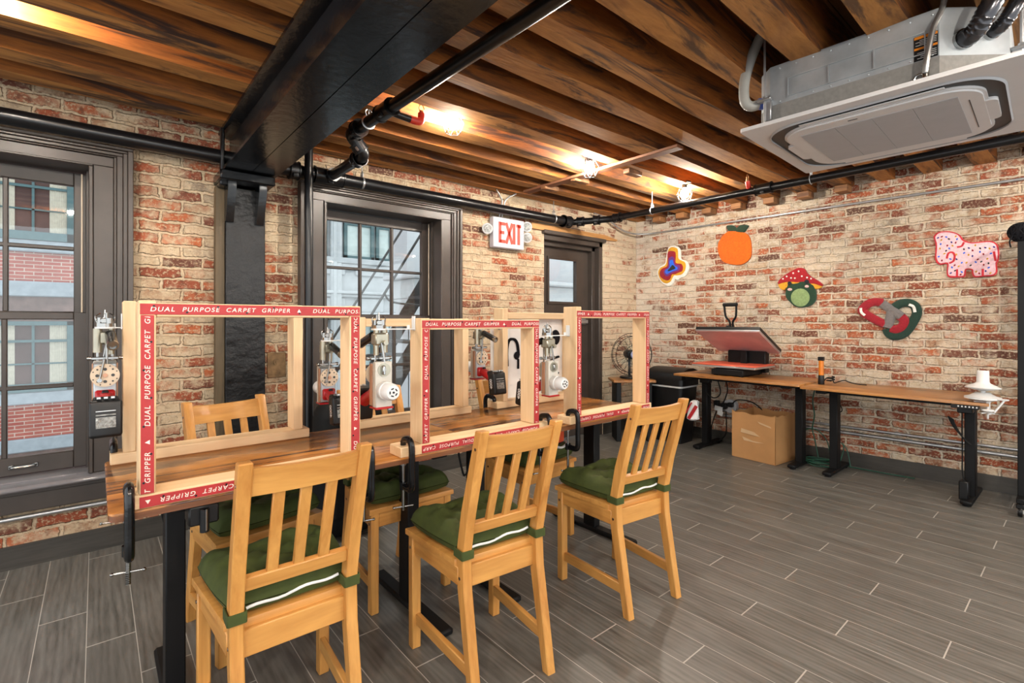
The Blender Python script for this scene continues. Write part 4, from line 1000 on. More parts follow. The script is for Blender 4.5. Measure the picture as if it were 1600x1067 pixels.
cpl(t, Lp(1.235, 2.95, 2.248), Lp(1.235, 2.90, 2.248), .046); cpl(t, Lp(1.222, 2.845, 2.268), Lp(1.185, 2.845, 2.312), .046); cpl(t, Lp(1.148, 2.75, 2.352), Lp(1.15, 2.70, 2.352), .046)
cpl(t, Lp(1.157, 2.46, 2.352), Lp(1.161, 2.33, 2.352), .042)
m = MB(); m.cyl(Lp(1.16, 2.395, 2.352), Lp(1.31, 2.40, 2.345), .019, 14); m.build('outlet_stub', M['pipe'], t)
sprinkler_head(t, Lp(1.30, 2.40, 2.345), (1, 0, 0))
for x, y in ((1.153, 2.60), (1.215, .80)):
    m = MB(); hanger(m, Lp(x, y, 2.352), .0315, (0, 1, 0), ZC + .006 - 2.248); m.build('hanger', M['steel'], t)
m = MB(); hanger(m, Lp(1.235, 2.97, 2.248), .034, (0, 1, 0), ZC + .006 - 2.248); m.build('hanger', M['steel'], t)
t = thing('sprinkler_line', 'black sprinkler pipe running under the joists in front of the art wall', 'pipe', (3.85, 2.9, 2.25))
def Lq(x, y, z): return (x - 3.85, y - 2.9, z - 2.25)
m = MB(); m.tube(cr([Lq(3.62, 3.425, 2.248), Lq(3.68, 3.41, 2.249), Lq(3.83, 3.10, 2.25), Lq(3.85, 2.98, 2.25), Lq(3.85, 2.9, 2.25)], 6), .032, 16); m.cyl(Lq(3.85, 2.95, 2.25), Lq(3.86, -2.4, 2.25), .0285, 18); m.build('pipe_run', M['pipe'], t)
cpl(t, Lq(3.70, 3.37, 2.249), Lq(3.73, 3.31, 2.249), .044); cpl(t, Lq(3.775, 3.22, 2.25), Lq(3.80, 3.165, 2.25), .044); cpl(t, Lq(3.845, 3.02, 2.25), Lq(3.85, 2.95, 2.25), .042); cpl(t, Lq(3.85, 1.68, 2.25), Lq(3.85, 1.56, 2.25), .040)
sprinkler_head(t, Lq(3.85, 1.70, 2.25), (0, .6, .3)) if False else None
m = MB(); m.tube(cr([Lq(3.85, 1.73, 2.27), Lq(3.83, 1.73, 2.30), Lq(3.82, 1.73, 2.325)], 4), .018, 10); m.build('red_elbow', M['sprred'], t)
m = MB(); m.cyl(Lq(3.82, 1.73, 2.32), Lq(3.82, 1.73, 2.34), .010, 10); m.tube(cr([Lq(3.808, 1.73, 2.335), Lq(3.806, 1.73, 2.36), Lq(3.82, 1.73, 2.376), Lq(3.834, 1.73, 2.36), Lq(3.832, 1.73, 2.335)], 4), .0028, 6); m.build('sprinkler_tip', M['sprbrass'], t)
for y in (2.60, 1.30, -.2):
    m = MB(); hanger(m, Lq(3.851, y, 2.25), .0285, (0, 1, 0), ZC + .006 - 2.25); m.build('hanger', M['steel'], t)
t = thing('riser_pipe', 'black vertical pipe standing between the column and the second window', 'pipe', (1.073, 3.353, 0))
m = MB(); m.cyl((0, 0, 0), (0, 0, ZC + .1), .027, 20); m.build('pipe_run', M['pipe'], t)
m = MB(); m.cyl((0, 0, .0), (0, 0, .012), .05, 20); m.build('floor_collar', M['pipe'], t)

# ================================================================== CONDUITS AND WALL FITTINGS
def wl(y, z, d=0.0): return (XR(y) - d, y, z)
def conduit(name, pts, r, label, clips=()):
    t = thing(name, label, 'conduit', pts[0]); o = Vector(pts[0])
    m = MB(); m.tube([Vector(p) - o for p in pts], r, 10); m.build('tube', M['steel'], t)
    for p in clips:
        m = MB(); m.box(Vector(p) - o, (.016, .05, r * 2.6), .003); m.build('clip', M['steel'], t)
    return t
conduit('wall_conduit', cr([(4.05, 3.45, 2.40), (4.25, 3.46, 2.38), (4.45, 3.47, 2.315), (4.62, 3.46, 2.268), (4.80, 3.42, 2.258), wl(3.25, 2.26, .02), wl(2.7, 2.262, .018), wl(2.2, 2.262, .018), wl(1.9, 2.262, .018), wl(.9, 2.264, .018), wl(-2.0, 2.264, .018)], 5), .010, 'thin grey conduit high on the art wall, bending down at the corner', [wl(2.0, 2.262, .012), wl(.94, 2.264, .012)])
conduit('wall_conduit', [wl(2.5, .335, .016), wl(.9, .33, .016), wl(-2.0, .328, .016)], .011, 'upper of the two grey conduits low on the art wall behind the desk legs', [wl(1.05, .33, .012)])
conduit('wall_conduit', [wl(2.5, .283, .018), wl(.9, .28, .018), wl(-2.0, .278, .018)], .014, 'lower of the two grey conduits low on the art wall behind the desk legs', [wl(.98, .28, .012)])
conduit('wall_conduit', [(-2.6, 3.512, .252), (.58, 3.512, .258)], .012, 'grey conduit under the first window sill just above the baseboard', [(-1.2, 3.52, .254)])
conduit('wall_conduit', cr([(2.80, 3.50, 2.20), (2.80, 3.46, 2.32), (2.77, 3.45, 2.37), (2.72, 3.44, 2.42)], 5), .007, 'short grey conduit bending up from the exit sign, nearer the tall window')
conduit('wall_conduit', cr([(2.83, 3.50, 2.20), (2.83, 3.46, 2.32), (2.86, 3.45, 2.37), (2.95, 3.44, 2.42)], 5), .007, 'short grey conduit bending up from the exit sign toward the door')
t = thing('wall_plate', 'rusty square metal plate on the brick beside the black column', 'wall plate', (.92, 3.53, .96))
m = MB(); m.box((0, -.004, 0), (.115, .008, .165), .002); m.build('plate', M['rust'], t)
m = MB(); m.cyl((0, -.008, .02), (0, -.014, .02), .022, 14); m.cyl((0, -.014, .02), (0, -.018, .02), .010, 10); m.build('knockout', M['rust'], t)
t = thing('outlet_box', 'round wall outlet with plugs and white paper tags behind the cardboard box', 'outlet', wl(2.40, .37))
m = MB(); m.cyl((0, 0, .02), (-.05, 0, .02), .068, 22); m.build('junction_box', M['acgrey'], t)
m = MB(); m.box((-.07, .05, .02), (.05, .06, .06), .006); m.box((-.075, -.02, .04), (.05, .05, .045), .006); m.box((-.06, .13, .03), (.05, .05, .07), .006); m.build('plug', M['black'], t)
m = MB(); m.box((-.105, .09, -.01), (.004, .085, .05), .001, rot=Matrix.Rotation(.15, 4, 'X')); m.box((-.103, .075, -.055), (.004, .06, .045), .001, rot=Matrix.Rotation(.3, 4, 'X')); m.build('paper_tag', M['white'], t)
t2 = thing('power_cable', 'black power cables drooping from the wall outlet under the heat press', 'cable', wl(2.42, .40, .06))
o = Vector(wl(2.42, .40, .06))
m = MB()
for pts in ([wl(2.50, .38, .09), wl(2.56, .18, .10), (4.80, 2.55, .02), (4.70, 2.6, .012)], [wl(2.36, .42, .09), wl(2.30, .47, .09), wl(2.15, .46, .1), wl(2.02, .36, .1)], [wl(2.46, .38, .1), wl(2.40, .55, .1), wl(2.42, .71, .12)],
            [wl(2.42, .34, .09), wl(2.42, .12, .09), wl(2.5, .02, .1)], [(4.62, 2.48, .71), (4.62, 2.50, .56), (4.63, 2.42, .50), (4.64, 2.36, .56), (4.64, 2.40, .71)]):
    m.tube([Vector(p) - o for p in cr(pts, 6)], .006, 8)
m.build('cord', M['rubber'], t2)
m = MB(); m.box(Vector((4.62, 2.50, .675)) - o, (.07, .10, .07), .008); m.build('adapter', M['black'], t2)

# exit sign
t = thing('exit_sign', 'lit white EXIT sign with red letters and round emergency lamp heads', 'exit sign', (2.88, 3.53, 2.05))
m = MB(); m.box((0, -.045, 0), (.365, .058, .272), .006); m.build('housing', M['exitface'], t)
m = MB(); m.box((0, -.008, 0), (.10, .016, .10), .003); m.build('mount', M['white'], t)
m = MB(); yl, sw = -.0752, .031
def stroke(a, b, w=sw): m.bar((a[0], yl, a[1]), (b[0], yl, b[1]), .003, w, up=(1, 0, 0) if abs(a[0] - b[0]) < 1e-6 else (0, 0, 1)) if False else m.box(((a[0] + b[0]) / 2, yl, (a[1] + b[1]) / 2), (w, .003, math.dist(a, b)), rot=Matrix.Rotation(math.atan2(b[0] - a[0], b[1] - a[1]), 4, 'Y'))
zl, zh = -.094, .094
stroke((-.108, zl), (-.108, zh))
for z, L in ((zl + .015, .062), (0, .052), (zh - .015, .062)): stroke((-.110, z), (-.110 + L, z), .029)
stroke((-.036, zl), (.036, zh), .029); stroke((-.036, zh), (.036, zl), .029)
stroke((.058, zl), (.058, zh))
stroke((.114, zl), (.114, zh)); stroke((.085, zh - .015), (.143, zh - .015), .029)
for s in (-1, 1): m.bar((.150, -.0748, s * .012), (.160, -.0748, 0), .001, .004, up=(0, 1, 0))
m.build('lettering', M['exitred'], t)
for x, z, yaw in ((-.235, .02, -.55), (.235, .092, -.6), (.235, -.010, -.55)):
    m = MB(); Q = Matrix.Translation((x, -.055, z)) @ Matrix.Rotation(yaw, 4, 'Z') @ Matrix.Rotation(PI / 2 + .1, 4, 'X')
    m.lathe([(.018, -.03), (.040, -.012), (.048, .006), (.048, .012), (.043, .0125)], 26, Q, cap=True); m.cyl((x, -.05, z), (x - math.copysign(.06, x), -.04, z * .8), .008, 8)
    h = m.build('lamp_head', M['acgrey'], t)
    m = MB(); m.lathe([(.043, .0105), (.03, .014), (.0, .016)], 26, Q, cap=False); m.build('lamp_lens', M['reflector'], h)

# ================================================================== CEILING LIGHTS
def ceiling_light(label, loc):
    t = thing('cage_light', label, 'ceiling light', loc, 0, 'wire cage bulbs between the joists')
    m = MB(); m.cyl((0, 0, .085), (0, 0, .10), .055, 22, bev=.004); m.cyl((0, 0, .045), (0, 0, .085), .022, 16); m.cyl((0, 0, .10), (0, 0, .225), .012, 10); m.build('canopy', M['blackm'], t)
    m = MB(); m.lathe([(.0, -.040), (.018, -.036), (.031, -.022), (.036, 0), (.031, .020), (.018, .036), (.014, .050)], 20, None); m.build('bulb', M['bulb'], t)
    m = MB(); N = 6; a0 = .3
    top = [(.030 * math.cos(a0 + 2 * PI * i / N), .030 * math.sin(a0 + 2 * PI * i / N), .075) for i in range(N)]
    mid = [(.070 * math.cos(a0 + 2 * PI * (i + .5) / N), .070 * math.sin(a0 + 2 * PI * (i + .5) / N), .0) for i in range(N)]
    bot = [(.045 * math.cos(a0 + 2 * PI * i / N), .045 * math.sin(a0 + 2 * PI * i / N), -.062) for i in range(N)]
    for i in range(N):
        j = (i + 1) % N
        for p, q in ((top[i], mid[i]), (top[j], mid[i]), (mid[i], bot[i]), (mid[i], bot[j]), (bot[i], bot[j]), (top[i], top[j])): m.cyl(p, q, .0016, 5)
    m.build('wire_cage', M['blackm'], t); return t
cl0 = ceiling_light('wire cage bulb glowing between the joists beside the red sprinkler head', (1.612, 2.452, 2.425))
dup(cl0, (2.83, 2.452, 2.40), .4, 'wire cage bulb glowing between the joists near the light timber batten')
dup(cl0, (3.865, 2.285, 2.347), .9, 'wire cage bulb hanging by the sprinkler pipe next to the art wall')
dup(cl0, (-.36, 2.625, 2.46), .2, 'wire cage bulb between the joists above the first window')
for x, y in ((-1.4, .40), (-1.4, -1.4), (.2, -.70), (1.7, -.50), (3.1, -.50), (4.4, -.50), (1.7, -1.9), (3.4, -1.9), (-.2, .39)):  # added bulbs out of view, put in to brighten the room
    dup(cl0, (x, y, 2.43), x, 'added unseen fill bulb in a wire cage on the ceiling behind the camera')

# ================================================================== AIR CONDITIONER
ac = thing('ceiling_air_conditioner', 'white ceiling cassette air conditioner hanging below the joists', 'air conditioner', (2.830, .640, 2.14), R(2.5))
def rrect(hx, hy, r, n=6):
    P = []
    for cx, cy, a0 in ((hx - r, hy - r, 0), (-hx + r, hy - r, 90), (-hx + r, -hy + r, 180), (hx - r, -hy + r, 270)):
        for k in range(n + 1): P.append((cx + r * math.cos(R(a0 + 90 * k / n)), cy + r * math.sin(R(a0 + 90 * k / n))))
    return P
m = MB(); m.prism(rrect(.475, .475, .012, 3), .004, .022, bev=.003)
m.build('panel', M['acwhite'], ac)
def ring(m, outer, inner, z, mi=0):
    n = len(outer); m.mesh([(x, y, z) for x, y in outer] + [(x, y, z) for x, y in inner], [(i, (i + 1) % n, n + (i + 1) % n, n + i) for i in range(n)], mi, smooth=False)
m = MB()
ring(m, rrect(.408, .408, .17, 12), rrect(.350, .350, .13, 12), .0030)
m.build('air_slot', M['acslot'], ac)
m = MB()
P1, P2 = rrect(.414, .414, .175, 12), rrect(.408, .408, .17, 12); n = len(P1)
m.mesh([(x, y, .0035) for x, y in P1] + [(x, y, -.004) for x, y in P2] + [(x, y, .0028) for x, y in P2], [(i, (i + 1) % n, n + (i + 1) % n, n + i) for i in range(n)] + [(n + i, n + (i + 1) % n, 2 * n + (i + 1) % n, 2 * n + i) for i in range(n)], 0, smooth=False)
m.build('slot_lip', M['acgrey'], ac)
m = MB(); m.prism(rrect(.356, .356, .14, 12), -.006, .004); m.prism(rrect(.345, .345, .13, 12), -.013, -.005); m.build('intake_frame', M['acwhite'], ac)
for s in (-1, 1):
    m = MB(); m.box((s * .374, 0, -.003), (.026, .50, .005), .002, rot=Matrix.Rotation(s * .08, 4, 'Y')); m.build('louvre_flap', M['acwhite'], ac)
    m = MB(); m.prism([(x, y + s * .352) for x, y in rrect(.135, .030, .029, 6)], -.012, .002); m.build('end_cover', M['acwhite'], ac)
m = MB()
for k in range(4): m.bb((-.27, -.277 + k * .139, -.0150), (.27, -.277 + k * .139 + .1375, -.0120))
m.build('intake_grille', M['acgrey'], ac)
m = MB(); m.box((-.31, .06, -.0135), (.006, .035, .002)); m.build('badge', M['acslot'], ac)
m = MB(); m.box((0, -.305, -.0135), (.40, .003, .002)); m.build('panel_seam', M['acslot'], ac)
oct_ = [(-.42, -.24), (-.24, -.42), (.36, -.42), (.42, -.36), (.42, .36), (.36, .42), (-.36, .42), (-.42, .36)]
m = MB(); m.prism(oct_, .022, .108); m.build('foam_band', M['foam'], ac)
m = MB(); m.prism([(x * .998, y * .998) for x, y in oct_], .107, .292, bev=.008)
for a, b in (((-.425, -.20, .21), (-.42, .28, .216)), ((-.425, -.20, .13), (-.42, .28, .134)), ((-.425, .28, .13), (-.42, .284, .216)), ((-.425, -.2, .13), (-.42, -.196, .216)), ((-.425, .12, .13), (-.42, .124, .216)), ((-.425, -.04, .13), (-.42, -.036, .216))): m.bb(a, b)
for i in range(9): m.ball((-.4195, -.22 + i * .067, .27), .004); m.ball((-.4195, -.22 + i * .067, .118), .004)
m.build('casing', M['zinc'], ac)
m = MB(); m.bb((-.4215, -.236, .11), (-.4195, -.165, .205)); m.bb((-.4222, -.235, .193), (-.4212, -.166, .203), mi=1); m.bb((-.4222, -.235, .152), (-.4212, -.166, .160), mi=1)
for k in range(4): m.bb((-.4222, -.232, .168 + k * .006), (-.4212, -.17 - .012 * (k % 2), .1695 + k * .006), mi=2); m.bb((-.4222, -.232, .118 + k * .007), (-.4212, -.175 - .01 * (k % 3), .1195 + k * .007), mi=2)
m.build('warning_label', [M['black'], M['orange'], M['white']], ac)
# facet direction
fd = Vector((-1, -1, 0)).normalized()
def hose(c, r, pts, ribs=True):
    m = MB(); P = cr(pts, 10); rr = [r * (1 + (.06 if i % 2 else -.03)) for i in range(len(P))]; m.tube(P, rr, 14); m.build('insulated_hose', M['foil'], ac)
c1 = Vector((-.36, -.30, .165)); c2 = Vector((-.29, -.37, .19))
hose(c1, .033, [c1 - fd * .02, c1 + fd * .05, c1 + fd * .085 + Vector((.0, -.01, .05)), c1 + fd * .09 + Vector((.02, -.05, .14)), c1 + fd * .08 + Vector((.05, -.12, .26)), c1 + fd * .06 + Vector((.08, -.16, .40))])
hose(c2, .025, [c2 - fd * .02, c2 + fd * .04, c2 + fd * .07 + Vector((.01, -.01, .04)), c2 + fd * .07 + Vector((.03, -.04, .12)), c2 + fd * .06 + Vector((.06, -.09, .30))])
m = MB()
for c, r in ((c1, .038), (c2, .030)): m.cyl(c - fd * .01, c + fd * .012, r, 20)
m.build('hose_flange', M['chrome'], ac)
m = MB(); m.tube(cr([(-.44, -.20, .05), (-.445, -.205, .09), (-.44, -.215, .16), (-.43, -.225, .22), (-.41, -.25, .30), (-.40, -.27, .45)], 8), [.0095 * (1 + .12 * (i % 2)) for i in range(41)], 10); m.build('flexible_conduit', M['conduitflex'], ac)
m = MB(); m.cyl((-.43, -.20, .025), (-.43, -.20, .06), .012, 12); m.tube([(-.43 - .004, -.185 + .018 * math.cos(2 * PI * i / 14), .035 + .018 * math.sin(2 * PI * i / 14)) for i in range(14)], .004, 6, closed=True); m.build('conduit_clamp', M['chrome'], ac)
m = MB(); m.tube(cr([(-.405, .41, .14), (-.435, .44, .13), (-.455, .46, .16), (-.455, .46, .25), (-.43, .44, .36), (-.40, .41, .46)], 6), .023, 14); m.build('drain_pipe', M['pvc'], ac)
m = MB(); m.cyl((-.39, .395, .14), (-.41, .415, .14), .026, 14); m.build('blue_collar', M['blue'], ac)
for x, y in ((-.44, .375), (-.20, -.45), (.44, -.37), (.40, .42)):
    m = MB(); m.cyl((x, y, .022), (x, y, .46), .0055, 8); m.box((x, y, .135), (.035, .06, .012), .003); m.box((x * .97, y * .97, .09), (.022, .03, .10), .003); m.cyl((x, y, .142), (x, y, .152), .011, 6); m.build('hanging_rod', M['steel'], ac)

# ================================================================== SIDE DESKS
def desk(y0, y1, z, label, xf=4.285, depth=.615):
    yc = (y0 + y1) / 2; t = thing('standing_desk', label, 'desk', (xf + depth / 2, yc, 0), 0, 'walnut standing desks along the art wall')
    L = y1 - y0
    m = MB(); m.prism(rrect(depth / 2, L / 2, .012, 3), z - .018, z, bev=.002); m.build('desktop', M['topdesk'], t)
    m = MB(); m.bb((-.14, -L / 2 + .12, z - .055), (-.10, L / 2 - .12, z - .018)); m.bb((.10, -L / 2 + .12, z - .055), (.14, L / 2 - .12, z - .018)); m.build('under_frame', M['blackm'], t)
    for s in (-1, 1):
        yy = s * (L / 2 - .13)
        m = MB(); m.box((.085, yy, .37), (.085, .058, .68), .004); m.box((0, yy, z - .036), (.5, .07, .028), .004); l = m.build('leg', M['blackm'], t)
        m = MB(); m.box((.115, yy, .026), (.47, .066, .030), .010, seg=2); l2 = m.build('foot', M['blackm'], l)
        
        for px_ in (-.08, .31):
            m = MB(); m.cyl((px_, yy, 0), (px_, yy, .014), .024, 12); m.build('floor_pad', M['rubber'], l)
    return t
desk(1.532, 2.655, .744, 'walnut standing desk carrying the heat press')
dB = desk(.44, 1.530, .731, 'walnut standing desk carrying the white yarn winder')
m = MB(); m.box((-.30, -.435, .700), (.05, .135, .024), .003); 
for k in range(6): m.box((-.326, -.405 - k * .0175, .702), (.002, .007, .009), mi=1)
m.build('height_controller', [M['black'], M['white']], dB)
m = MB(); m.box((.0, -.40, .665), (.10, .08, .09), .006); m.build('motor_box', M['black'], dB)
t = thing('power_cable', 'black bundled cable hanging beside the desk leg under the white winder', 'cable', (4.56, .60, .62))
m = MB(); m.tube(cr([(0, 0, .06), (0, .0, -.1), (.01, 0, -.25), (.01, 0, -.40), (.0, -.01, -.47)], 6), .004, 8)
for k in range(5): m.tube(cr([(-.02, .07 - k * .006, -.03 - k * .004), (-.02, .04 - k * .003, -.10), (-.02, -.01, -.17), (-.015, -.03 - k * .004, -.21)], 5), .005, 6)
m.build('cord', M['rubber'], t)
m = MB(); m.box((0, -.01, -.53), (.06, .05, .13), .006); m.build('adapter', M['black'], t)
t = thing('power_cable', 'thin black cable dangling behind the middle desk legs', 'cable', (4.80, 1.42, .70))
m = MB(); m.tube(cr([(0, 0, 0), (0, -.01, -.12), (.02, -.03, -.20), (.06, .02, -.24), (.12, .08, -.27)], 6), .004, 8); m.build('cord', M['rubber'], t)

# heat press
hp = thing('heat_press', 'clamshell heat press with raised pink upper plate and red lower pad', 'heat press', (4.66, 2.22, .744))
m = MB(); m.box((-.02, -.02, .035), (.40, .30, .055), .006); m.box((.0, -.02, .066), (.34, .26, .02), .004); m.box((.19, -.03, .12), (.09, .36, .20), .006); m.box((.13, -.03, .15), (.08, .06, .14), .004)
for x in (-.19, .15):
    for y in (-.14, .10): m.cyl((x, y, 0), (x, y, .01), .018, 12)
m.build('base', M['blackm'], hp)
m = MB(); m.box((.0, .03, .083), (.43, .605, .018), .003); lo = m.build('lower_platen', M['platen'], hp)
m = MB(); m.box((.0, .03, .0975), (.425, .60, .011), .003); m.build('silicone_pad', M['redpad'], lo)
ang = math.atan2(.215, .455); rot = Matrix.Rotation(ang, 4, 'Y')
cU = Vector((-.01, -.02, .318))
m = MB(); m.box(cU, (.50, .605, .012), .003, rot=rot); up = m.build('upper_platen', M['platen'], hp)
m = MB(); m.box(cU + rot @ Vector((0, 0, -.008)), (.485, .59, .006), .002, rot=rot); m.build('heating_plate', M['pinkplaten'], up)
m = MB(); m.box(cU + rot @ Vector((0, 0, .021)), (.50, .605, .03), .004, rot=rot); m.build('platen_cover', M['black'], up)
m = MB(); m.bar(cU + rot @ Vector((.0, -.01, .05)), cU + rot @ Vector((.26, -.01, .02)), .06, .05, bev=.004); m.bar(cU + rot @ Vector((-.22, 0, .05)), cU + rot @ Vector((.05, 0, .05)), .05, .03, bev=.004); m.build('lift_arm', M['blackm'], hp)
h0 = cU + rot @ Vector((-.215, -.03, .05))
m = MB()
for s in (-1, 1): m.tube(cr([h0 + Vector((0, s * .012, 0)), h0 + Vector((-.01, s * .016, .05)), h0 + Vector((-.02, s * .048, .10)), h0 + Vector((-.03, s * .056, .20))], 5), .0095, 10)
m.build('handle_fork', M['blackm'], hp)
m = MB(); m.cyl(h0 + Vector((-.03, -.066, .203)), h0 + Vector((-.03, .066, .203)), .0165, 14, bev=.003); m.build('handle_grip', M['rubber'], hp)

# cardboard box (open)
bx = thing('cardboard_box', 'open brown cardboard box with shiny packing tape under the heat press desk', 'box', (4.69, 1.975, 0), R(-5))
hx, hy, hh, th = .185, .200, .425, .006
m = MB()
def wavytop(p0, p1, dirn):
    n = 12; vs = []; fs = []
    p0 = Vector(p0); p1 = Vector(p1); nn = Vector(dirn) * th
    for i in range(n + 1):
        p = p0.lerp(p1, i / n); h = hh + .006 * math.sin(i * 1.3 + p0.x * 20) - (.012 if 0 < i < n else 0) + .012 * abs(i / n - .5)
        bow = Vector(dirn) * .010 * math.sin(PI * i / n)
        vs += [(p.x, p.y, .004), ((p + nn).x, (p + nn).y, .004), (*(p + nn + bow).xy, h), (*(p + bow).xy, h)]
    for i in range(n):
        for k in range(4): fs.append((4 * i + k, 4 * i + (k + 1) % 4, 4 * i + 4 + (k + 1) % 4, 4 * i + 4 + k))
    fs += [(0, 1, 2, 3), (4 * n, 4 * n + 3, 4 * n + 2, 4 * n + 1)]
    m.mesh(vs, fs, smooth=False)
wavytop((-hx, -hy, 0), (-hx, hy, 0), (1, 0, 0)); wavytop((hx, -hy, 0), (hx, hy, 0), (-1, 0, 0)); wavytop((-hx, -hy, 0), (hx, -hy, 0), (0, 1, 0)); wavytop((-hx, hy, 0), (hx, hy, 0), (0, -1, 0))
m.bb((-hx + .004, -hy + .004, 0), (hx - .004, hy - .004, .012)); m.build('carton', M['card'], bx)
m = MB()
m.mesh([(-hx - .0015, .11, .275), (-hx - .0015, -.01, .258), (-hx - .0015, -.07, .222), (-hx - .0015, .115, .238)], [(0, 1, 2, 3)]); m.mesh([(-hx - .0015, .10, .200), (-hx - .0015, .0, .178), (-hx - .0015, -.10, .176), (-hx - .0015, -.03, .165), (-hx - .0015, .085, .168)], [(0, 1, 2, 3, 4)]); m.mesh([(-hx - .0015, -.04, .36), (-hx - .0015, -.16, .33), (-hx - .0015, -.165, .315), (-hx - .0015, -.06, .34)], [(0, 1, 2, 3)])
m.build('packing_tape', M['packtape'], bx)
m = MB(); m.mesh([(hx - .03, -hy - .01, .12), (hx + .02, -hy - .04, .10), (hx + .02, -hy - .05, .40), (hx - .03, -hy - .012, .42)], [(0, 1, 2, 3)]); bmesh.ops.solidify(m.bm, geom=m.bm.faces[:], thickness=.004); m.build('flap', M['card'], bx)

# bin
tb_ = thing('trash_bin', 'tall black plastic bin with swing lid and white liner edge by the desk end', 'trash bin', (4.665, 2.895, 0))
def taper(m, a, b, z0, z1, r=.04, mi=0):
    P = rrect(a[0], a[1], r, 5); Q = rrect(b[0], b[1], r, 5); n = len(P)
    m.mesh([(x, y, z0) for x, y in P] + [(x, y, z1) for x, y in Q], [(i, (i + 1) % n, n + (i + 1) % n, n + i) for i in range(n)] + [tuple(range(n))[::-1], tuple(range(n, 2 * n))], mi)
m = MB(); taper(m, (.13, .165), (.165, .20), 0, .59); m.build('bin_body', M['black'], tb_)
m = MB(); taper(m, (.168, .203), (.169, .204), .572, .590); m.build('liner_edge', M['white'], tb_)
m = MB(); taper(m, (.175, .210), (.175, .210), .59, .655); 
P = [(-.172, .655), (-.165, .70), (-.12, .745), (-.04, .765), (.06, .765), (.14, .74), (.172, .69), (.174, .655)]
m.prism(P, -.205, .205, Matrix(((1, 0, 0, 0), (0, 0, -1, 0), (0, 1, 0, 0), (0, 0, 0, 1)))); m.build('swing_lid', M['black'], tb_)
pk = thing('plastic_bag', 'white plastic bag with red print hanging at the bin side', 'bag', (4.47, 2.56, .37), R(20))
m = MB(); n = 12; vs = []; fs = []
for i in range(n + 1):
    for j in range(n):
        a = 2 * PI * j / n; k = i / n; rr = (.055 + .012 * math.sin(3 * a + 4 * k)) * (1 - .35 * k) * (.5 if i in (0, n) else 1)
        vs.append((rr * .7 * math.cos(a), rr * math.sin(a) - .03 * k, -.09 + .20 * k))
for i in range(n):
    for j in range(n): fs.append((i * n + j, i * n + (j + 1) % n, (i + 1) * n + (j + 1) % n, (i + 1) * n + j))
fs += [tuple(range(n))[::-1], tuple(range(n * n, n * n + n))]
m.mesh(vs, fs); m.build('bag_body', M['linered'], pk)
m = MB(); m.bar((-.042, .028, -.07), (-.036, -.045, .06), .004, .032, up=(0, 0, 1), bev=.001); m.bar((-.040, .055, -.02), (-.034, .0, .09), .004, .014, up=(0, 0, 1), bev=.001); m.build('red_print', M['red'], pk)

# clipper and its cord
t = thing('carving_clipper', 'upright black and amber clipper standing on the desk', 'clipper', (4.58, 1.47, .731))
m = MB(); m.cyl((0, 0, 0), (0, 0, .075), .024, 18, r2=.021, bev=.003); m.build('clipper_body', M['black'], t)
m = MB(); m.box((0, 0, .205), (.040, .042, .022), .004); m.box((0, 0, .22), (.03, .044, .012), .003); m.build('clipper_head', M['black'], t)
m = MB(); m.cyl((0, 0, .075), (0, 0, .195), .0195, 18, r2=.0185); m.build('amber_sleeve', M['orange'], t)
t = thing('clipper_cord', 'dark coiled cord lying behind the amber clipper', 'cord', (4.66, 1.40, .731))
m = MB(); m.tube(cr([(-.06, .06, .02), (.0, .05, .05), (.02, .02, .04), (.0, .0, .012), (.05, -.02, .02), (.08, -.05, .03), (.06, -.09, .02), (.08, -.14, .008), (.10, -.2, .005)], 6), .004, 8); m.tube([(.01 + .028 * math.cos(a * .5), .03 + .028 * math.sin(a * .5), .02 + a * .0016) for a in range(26)], .005, 8); m.build('cord', M['rubber'], t)

# yarn winder
t = thing('yarn_winder', 'white plastic yarn ball winder clamped to the desk corner', 'yarn winder', (4.36, .475, .731))
m = MB(); m.lathe([(.0, .072), (.02, .071), (.086, .088), (.088, .093), (.085, .096), (.036, .122), (.032, .130), (.030, .198), (.028, .202), (.0, .202)], 36, Matrix.Rotation(.05, 4, 'Y')); m.build('yarn_cone', M['white'], t)
m = MB(); m.cyl((0, 0, .05), (0, 0, .08), .014, 14); m.lathe([(.0, .062), (.035, .062), (.066, .040), (.090, .034), (.090, .022), (.055, .010), (.0, .008)], 32); m.bar((-.01, .0, .028), (-.055, -.12, .030), .034, .010, bev=.003); m.box((.02, .0, .004), (.10, .08, .008), .002); m.build('gear_housing', M['white'], t)
m = MB(); m.bar((-.055, -.105, .03), (-.075, -.06, -.05), .012, .008); m.lathe([(.0, 0), (.030, 0), (.034, .006), (.030, .012), (.0, .014)], 18, Matrix.Translation((-.06, -.03, -.048))); m.box((-.045, -.03, -.005), (.012, .02, .085), .003)
for k in range(4): m.bar((-.06, -.03, -.055), (-.06 + .032 * math.cos(k * PI / 2 + .4), -.03 + .032 * math.sin(k * PI / 2 + .4), -.062), .014, .006)
m.cyl((-.06, -.03, -.095), (-.06, -.03, -.018), .005, 10); m.build('table_clamp', M['white'], t)

